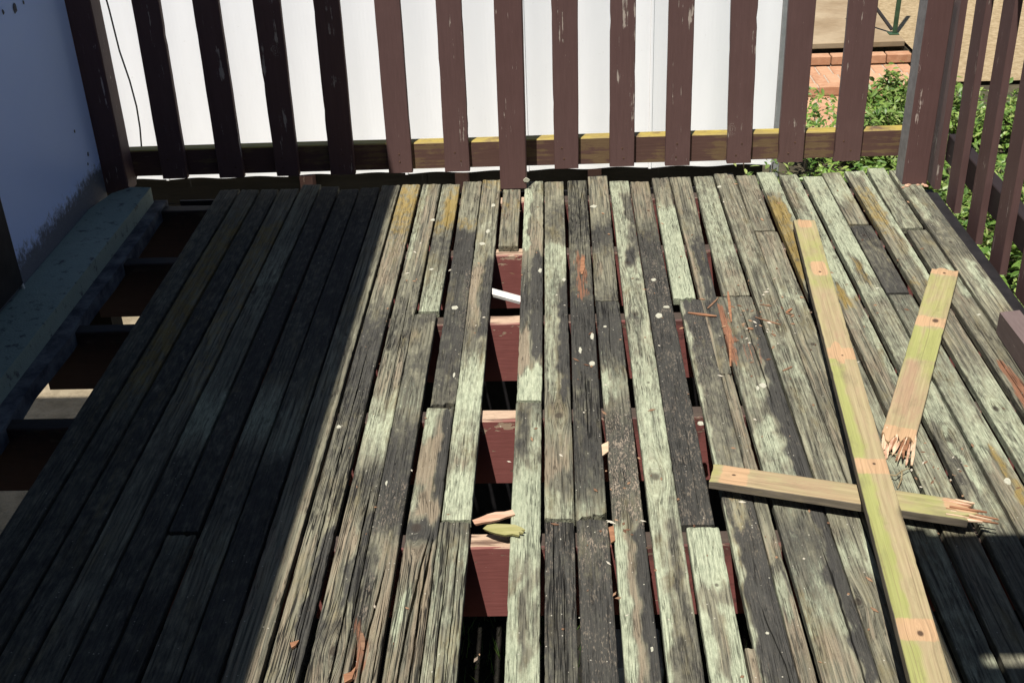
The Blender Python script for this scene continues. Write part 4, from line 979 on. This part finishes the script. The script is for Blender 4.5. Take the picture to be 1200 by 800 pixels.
# bottom grey edge
def weather_sides(me):
    sa = me.attributes['sa']; n = len(me.vertices); arr = np.zeros(n * 4, dtype=np.float32); sa.data.foreach_get('color', arr); arr = arr.reshape(n, 4)
    nu = len(US); k = np.arange(n) % (2 * nu)
    m_ = (k >= nu) | (k == 0) | (k == nu - 1)
    arr[m_, 3] = .8; arr[m_, 2] = 0
    sa.data.foreach_set('color', arr.ravel()); me.update()
weather_sides(mc)
CZ = .049
cross = loose('loose_board', 'short broken pine board lying crosswise under the long loose board', mc, (.338, 2.232, CZ), (0, 0, ang_c - math.pi / 2))
# long board, rests on the cross board
p0 = Vector((.602, 1.30, .092)); p1 = Vector((.816, 3.662, .044))
pn = Vector((.634, 1.56)); 
dl = Vector((.816 - .634, 3.662 - 1.56)); ang_l = math.atan2(dl.y, dl.x)
Ll = 2.45
ml = board_mesh('loose_board', 62, (-.0365, .0365, -.0365, .0365), 0, Ll, .0, .022,
                '0 m.3;.4 m.35;.8 m.4;1.2 m.35;1.6 m.3;2.1 m.6;2.3 m.5;2.45 m.3',
                '0 1.5 0 .42 m .9;1.0 1.45 .0 .35 m 1.0;.3 1.5 .55 1 d .25;1.52 1.9 .2 .9 d .35;' + JB([.44, .98, 1.51]) + ';2.01 2.10 .25 .85 t 1.4;2.385 2.445 .2 .8 t 1.3;1.46 1.57 .30 .55 t 1.5',
                [(.004, .43, .008), (.002, 1.5, .004), (.004, 2.03, .006), (.006, .99, .005)], end0=.004, end1=.012, us=US, warp=0.45)
weather_sides(ml)
yb0 = 3.662 - Ll * math.sin(ang_l); xb0 = .816 - Ll * math.cos(ang_l)
pit = math.atan2(.044 - .108, Ll)
o = loose('loose_board', 'long greenish pine board lying lengthwise across the deck', ml, (xb0, yb0, .108), (0, 0, 0))
o.rotation_euler = (pit, 0, ang_l - math.pi / 2)
# third piece
ds = Vector((1.178 - .800, 3.300 - 2.385)); ang_s = math.atan2(ds.y, ds.x); Ls = ds.length + .0
ms = board_mesh('loose_board', 63, (-.0405, .0405, -.0405, .0405), 0, Ls, .0, .022,
                '0 m.3d.4;.2 d.6m.2;.42 m.8;.55 m.9;.62 m.6;.7 m.5;.85 m.55d.3;.99 m.6',
                '-.01 .05 0 1 t 1.4;.60 .655 0 1 t 1.2;.95 1.0 0 1 t 1.2;.1 .4 .1 .6 d .7;.40 .60 .4 1 m .9', [(.012, .64, .012), (.0, .96, .006)], end0=.05, end1=.018, step=.008, us=US, warp=0.45)
weather_sides(ms)
stick = loose('loose_board', 'broken pine board with torn splintered end lying slantwise near the side railing', ms, (.800, 2.385, .0255), (0, 0, ang_s - math.pi / 2))

# brown rail end at the right edge
bmx = MB(); 
A = [(1.217, 2.945), (1.275, 2.955)]
bmx.v = [(1.217, 2.94, .002), (1.275, 2.95, .002), (1.275, 2.95, .066), (1.217, 2.94, .066), (1.19, 1.6, .02), (1.248, 1.6, .02), (1.248, 1.6, .14), (1.19, 1.6, .14)]
bmx.f = [(0, 1, 2, 3), (4, 7, 6, 5), (0, 3, 7, 4), (1, 5, 6, 2), (3, 2, 6, 7), (0, 4, 5, 1)]
tag(bmx.obj('timber_beam', M['beam']), 'dull brown painted timber lying at the right edge of the deck', 'timber')
tag(MB().box(1.285, 1.30, 2.2, 2.93, -.02, .05).obj('white_plank', M['white']), 'white painted plank edge beyond the dull brown timber at far right', 'plank')

# ------------------------------------------------------------------ splinters, chips, twigs
def chip(name, label, mat, pts, z, th, cat='splinter', tilt=(0, 0), group=None):
    cx = sum(p[0] for p in pts) / len(pts); cy = sum(p[1] for p in pts) / len(pts)
    mb = MB(); k = len(pts)
    top = [(p[0] - cx, p[1] - cy, th + (p[0] - cx) * tilt[0] + (p[1] - cy) * tilt[1]) for p in pts]
    bot = [(t[0] * .92, t[1] * .92, t[2] - th) for t in top]
    mb.v = bot + top + [(0, 0, th * 1.25)]
    mb.f = [tuple(reversed(range(k)))] + [(i, (i + 1) % k, k + (i + 1) % k, k + i) for i in range(k)] + [(k + i, k + (i + 1) % k, 2 * k) for i in range(k)]
    return tag(mb.obj(name, M[mat], None, (cx, cy, z)), label, cat, group)
def sliver(a, b, w, jag=5, seed=0):
    rr = random.Random(seed); a = Vector(a); b = Vector(b); d = b - a; n = Vector((-d.y, d.x)).normalized(); L = []
    R_ = []
    for i in range(jag + 1):
        t = i / jag; q = w * (1 - abs(t - .5) ** 1.6 * rr.uniform(1.0, 2.2))
        L.append(tuple(a + d * t + n * q * rr.uniform(.4, .6))); R_.append(tuple(a + d * t - n * q * rr.uniform(.4, .6)))
    return L + R_[::-1]
chip('wood_splinter', 'white split stick lying across the long gap between two joists', 'white', [(-0.2137, 3.3078), (-0.1242, 3.2508), (-0.1234, 3.2108), (-0.212, 3.2667)], -0.018, 0.01, 'splinter', (0, 0))
chip('wood_splinter', 'reddish splinter slanting across the gap above the olive chip', 'pink', sliver((-0.2062, 2.1135), (-0.1169, 2.1487), 0.028, 5, 3), 0, 0.006, 'splinter', (0, 0))
chip('wood_splinter', 'olive green bark chip lying over the edge of the pale board', 'olive', [(-0.1837, 2.0896), (-0.1747, 2.1016), (-0.1576, 2.1042), (-0.1346, 2.1006), (-0.1135, 2.0971), (-0.0962, 2.0846), (-0.0884, 2.0754), (-0.0979, 2.0756), (-0.0921, 2.0665), (-0.1034, 2.0698), (-0.1013, 2.0578), (-0.1165, 2.0641), (-0.1334, 2.0615), (-0.1563, 2.0709), (-0.1719, 2.0803)], 0.004, 0.006, 'splinter', (0.06, 0))
chip('wood_splinter', 'flat orange splinter lying at the head of a dark board', 'orange', sliver((0.373, 3.0941), (0.4549, 3.0689), 0.011, 5, 5), 0.002, 0.003, 'splinter', (0, 0))
chip('wood_splinter', 'upright orange sliver of rotten wood beside the dark patch', 'orange', sliver((0.5082, 3.2283), (0.4922, 3.0323), 0.0085, 5, 6), 0.001, 0.003, 'splinter', (0, 0))
chip('wood_splinter', 'longer orange sliver along the rotten board edge', 'orange', sliver((0.4792, 2.9713), (0.456, 2.7804), 0.0068, 5, 7), 0.001, 0.003, 'splinter', (0, 0))
chip('wood_splinter', 'thin brown splinter among the crumbs on the grey board', 'brownbit', sliver((0.5652, 3.0604), (0.6307, 3.0105), 0.0072, 5, 8), 0.001, 0.002, 'splinter', (0, 0))
chip('wood_splinter', 'short brown splinter just above the thin one', 'brownbit', sliver((0.5899, 3.1401), (0.6231, 3.1275), 0.0048, 5, 9), 0.001, 0.002, 'splinter', (0, 0))
chip('wood_splinter', 'curved brown splinter beside the orange sliver', 'brownbit', sliver((0.4336, 3.1202), (0.4751, 3.1901), 0.0064, 5, 10), 0.001, 0.002, 'splinter', (0, 0))
chip('wood_splinter', 'small brown splinter lower on the grey board', 'brownbit', sliver((0.5913, 2.7525), (0.6202, 2.7739), 0.0064, 5, 11), 0.001, 0.002, 'splinter', (0, 0))
chip('wood_splinter', 'reddish crumb of wood near the thin brown splinter', 'orange', sliver((0.5333, 2.9943), (0.5494, 2.9885), 0.0085, 5, 12), 0.001, 0.003, 'splinter', (0, 0))
chip('wood_splinter', 'reddish crumb on the next board to the right', 'orange', sliver((0.6579, 3.0827), (0.6798, 3.1085), 0.0085, 5, 13), 0.001, 0.003, 'splinter', (0, 0))
chip('wood_splinter', 'brown crumb below the thin brown splinter', 'brownbit', sliver((0.5959, 2.9612), (0.6053, 2.9458), 0.0072, 5, 14), 0.001, 0.002, 'splinter', (0, 0))
chip('wood_splinter', 'pale square wood chip stuck in the gap beside the dark board', 'pale', [(0.0925, 2.4125), (0.1099, 2.4268), (0.1079, 2.3827), (0.0927, 2.3651)], 0, 0.006, 'splinter', (0, 0))
chip('wood_splinter', 'orange wood chip wedged in the gap lower down', 'orange', [(0.0948, 2.0884), (0.1064, 2.0942), (0.1077, 2.0435), (0.098, 2.035)], 0, 0.006, 'splinter', (0, 0))
chip('wood_splinter', 'small orange wood chip lying near the shade edge', 'orange', [(-0.5495, 1.7368), (-0.532, 1.7437), (-0.5362, 1.7296), (-0.5434, 1.7226)], 0.002, 0.006, 'splinter', (0, 0))
chip('wood_splinter', 'orange broken heartwood chip at the bottom of the split board', 'orange', [(-0.4289, 1.6482), (-0.4151, 1.6547), (-0.4074, 1.6702), (-0.4108, 1.6369), (-0.4239, 1.6262)], 0.002, 0.008, 'splinter', (0, 0))
chip('wood_splinter', 'dark red splinter in the split board', 'brownbit', sliver((-0.4109, 1.767), (-0.401, 1.7193), 0.0096, 5, 16), 0.001, 0.002, 'splinter', (0, 0))
chip('wood_splinter', 'red rotten sliver on the dark board right of the gap', 'orange', sliver((0.0744, 3.4956), (0.0685, 3.3696), 0.0153, 5, 17), 0.001, 0.003, 'splinter', (0, 0))
# splintered end of the slanting board
def splinter_part(parent, a, b, w, z, mat, seed, tilt):
    pts = sliver(a, b, w, 6, seed); cx = sum(p[0] for p in pts) / len(pts); cy = sum(p[1] for p in pts) / len(pts); k = len(pts); mb = MB()
    top = [(p[0], p[1], z + .003 + (p[0] - cx) * tilt[0] + (p[1] - cy) * tilt[1]) for p in pts]
    mb.v = [(t[0], t[1], t[2] - .003) for t in top] + top + [(cx, cy, z + .0045)]
    mb.f = [tuple(reversed(range(k)))] + [(q, (q + 1) % k, k + (q + 1) % k, k + q) for q in range(k)] + [(k + q, k + (q + 1) % k, 2 * k) for q in range(k)]
    o_ = mb.obj('splinter', M[mat], parent); o_.matrix_parent_inverse = parent.matrix_basis.inverted()
rr = random.Random(21)
ax = Vector((math.cos(ang_s), math.sin(ang_s))); nx_ = Vector((-ax.y, ax.x)); org = Vector((.800, 2.385))
for q in range(20):
    off = -.036 + .072 * q / 19 + rr.uniform(-.003, .003); ln = rr.choice((.03, .045, .06, .085)) * rr.uniform(.7, 1.1)
    a = org + nx_ * off + ax * rr.uniform(.015, .05); b = org + nx_ * (off + rr.uniform(-.012, .012)) - ax * ln
    splinter_part(stick, tuple(a), tuple(b), rr.uniform(.003, .009), .006 + .014 * rr.random(), rr.choice(('pale', 'pale', 'pink', 'orange')), 300 + q, (0, rr.uniform(-.05, .22)))
axc = Vector((math.cos(ang_c), math.sin(ang_c))); nc = Vector((-axc.y, axc.x)); oc = Vector((.338, 2.232)) + axc * .53
for q in range(11):
    off = -.03 + .058 * q / 10; ln = rr.choice((.02, .035, .06)) * rr.uniform(.7, 1.1) * (1.4 if off < 0 else .8)
    a = oc + nc * off - axc * rr.uniform(.0, .03); b = oc + nc * (off + rr.uniform(-.006, .006)) + axc * ln
    splinter_part(cross, tuple(a), tuple(b), rr.uniform(.003, .009), .038 + .012 * rr.random(), rr.choice(('pale', 'pale', 'pink', 'orange')), 400 + q, (rr.uniform(-.12, .05), 0))
# crumbs of rotten wood scattered on the boards
cm = MB(); rr = random.Random(9)
for i in range(330):
    if i < 80: x, y = rr.gauss(.58, .09), rr.gauss(3.04, .16)
    elif i < 100: x, y = rr.gauss(.12, .05), rr.gauss(2.1, .12)
    elif i < 140: x, y = rr.gauss(.84, .05), rr.gauss(2.30, .06)
    else: x, y = rr.uniform(-.58, 1.28), rr.uniform(1.6, 4.1)
    r = rr.uniform(.0012, .0042); a = rr.uniform(0, 6.28); L = r * rr.uniform(1, 3.5); k = len(cm.v); c_, s2 = math.cos(a), math.sin(a)
    for dx, dy, dz in ((-L, 0, 0), (0, -r, 0), (L, 0, 0), (0, r, 0), (0, 0, r * .9)):
        cm.v.append((x + dx * c_ - dy * s2, y + dx * s2 + dy * c_, .0012 + dz))
    cm.f += [(k, k + 1, k + 4), (k + 1, k + 2, k + 4), (k + 2, k + 3, k + 4), (k + 3, k, k + 4)]
tag(cm.obj('wood_crumbs', M['crumb']), 'small crumbs of rotten wood scattered over the deck boards', 'debris', kind='stuff')
# cable
pts = [(-1.6828, 4.45, 0.7255), (-1.6748, 4.45, 0.6244), (-1.6674, 4.45, 0.4688), (-1.651, 4.45, 0.3516), (-1.6443, 4.45, 0.249), (-1.6477, 4.45, 0.1621), (-1.658, 4.45, 0.0737), (-1.6788, 4.45, 0.0022), (-1.7005, 4.45, -0.0373), (-1.7147, 4.45, -0.0737)]
mbc = MB(); mbc.tube(pts, .0034, 7)
tag(mbc.obj('hanging_cable', M['wire']), 'thin black cable hanging behind the shaded left pickets', 'cable')
# wispy twig
tw = MB()
for path in [[(0.747, 2.26, 0.012), (0.7618, 2.2451, 0.02), (0.7776, 2.2615, 0.02), (0.803, 2.2814, 0.015)], [(0.7787, 2.2581, 0.02), (0.771, 2.2338, 0.016), (0.7596, 2.2149, 0.006)], [(0.7769, 2.3607, 0.004), (0.7903, 2.3381, 0.012), (0.8163, 2.3296, 0.01), (0.834, 2.3483, 0.004)]]:
    tw.tube(path, .0022, 5, .0012)
tag(tw.obj('dry_twig', M['twig']), 'thin curly dry twig between the long board and the slanting board', 'twig')
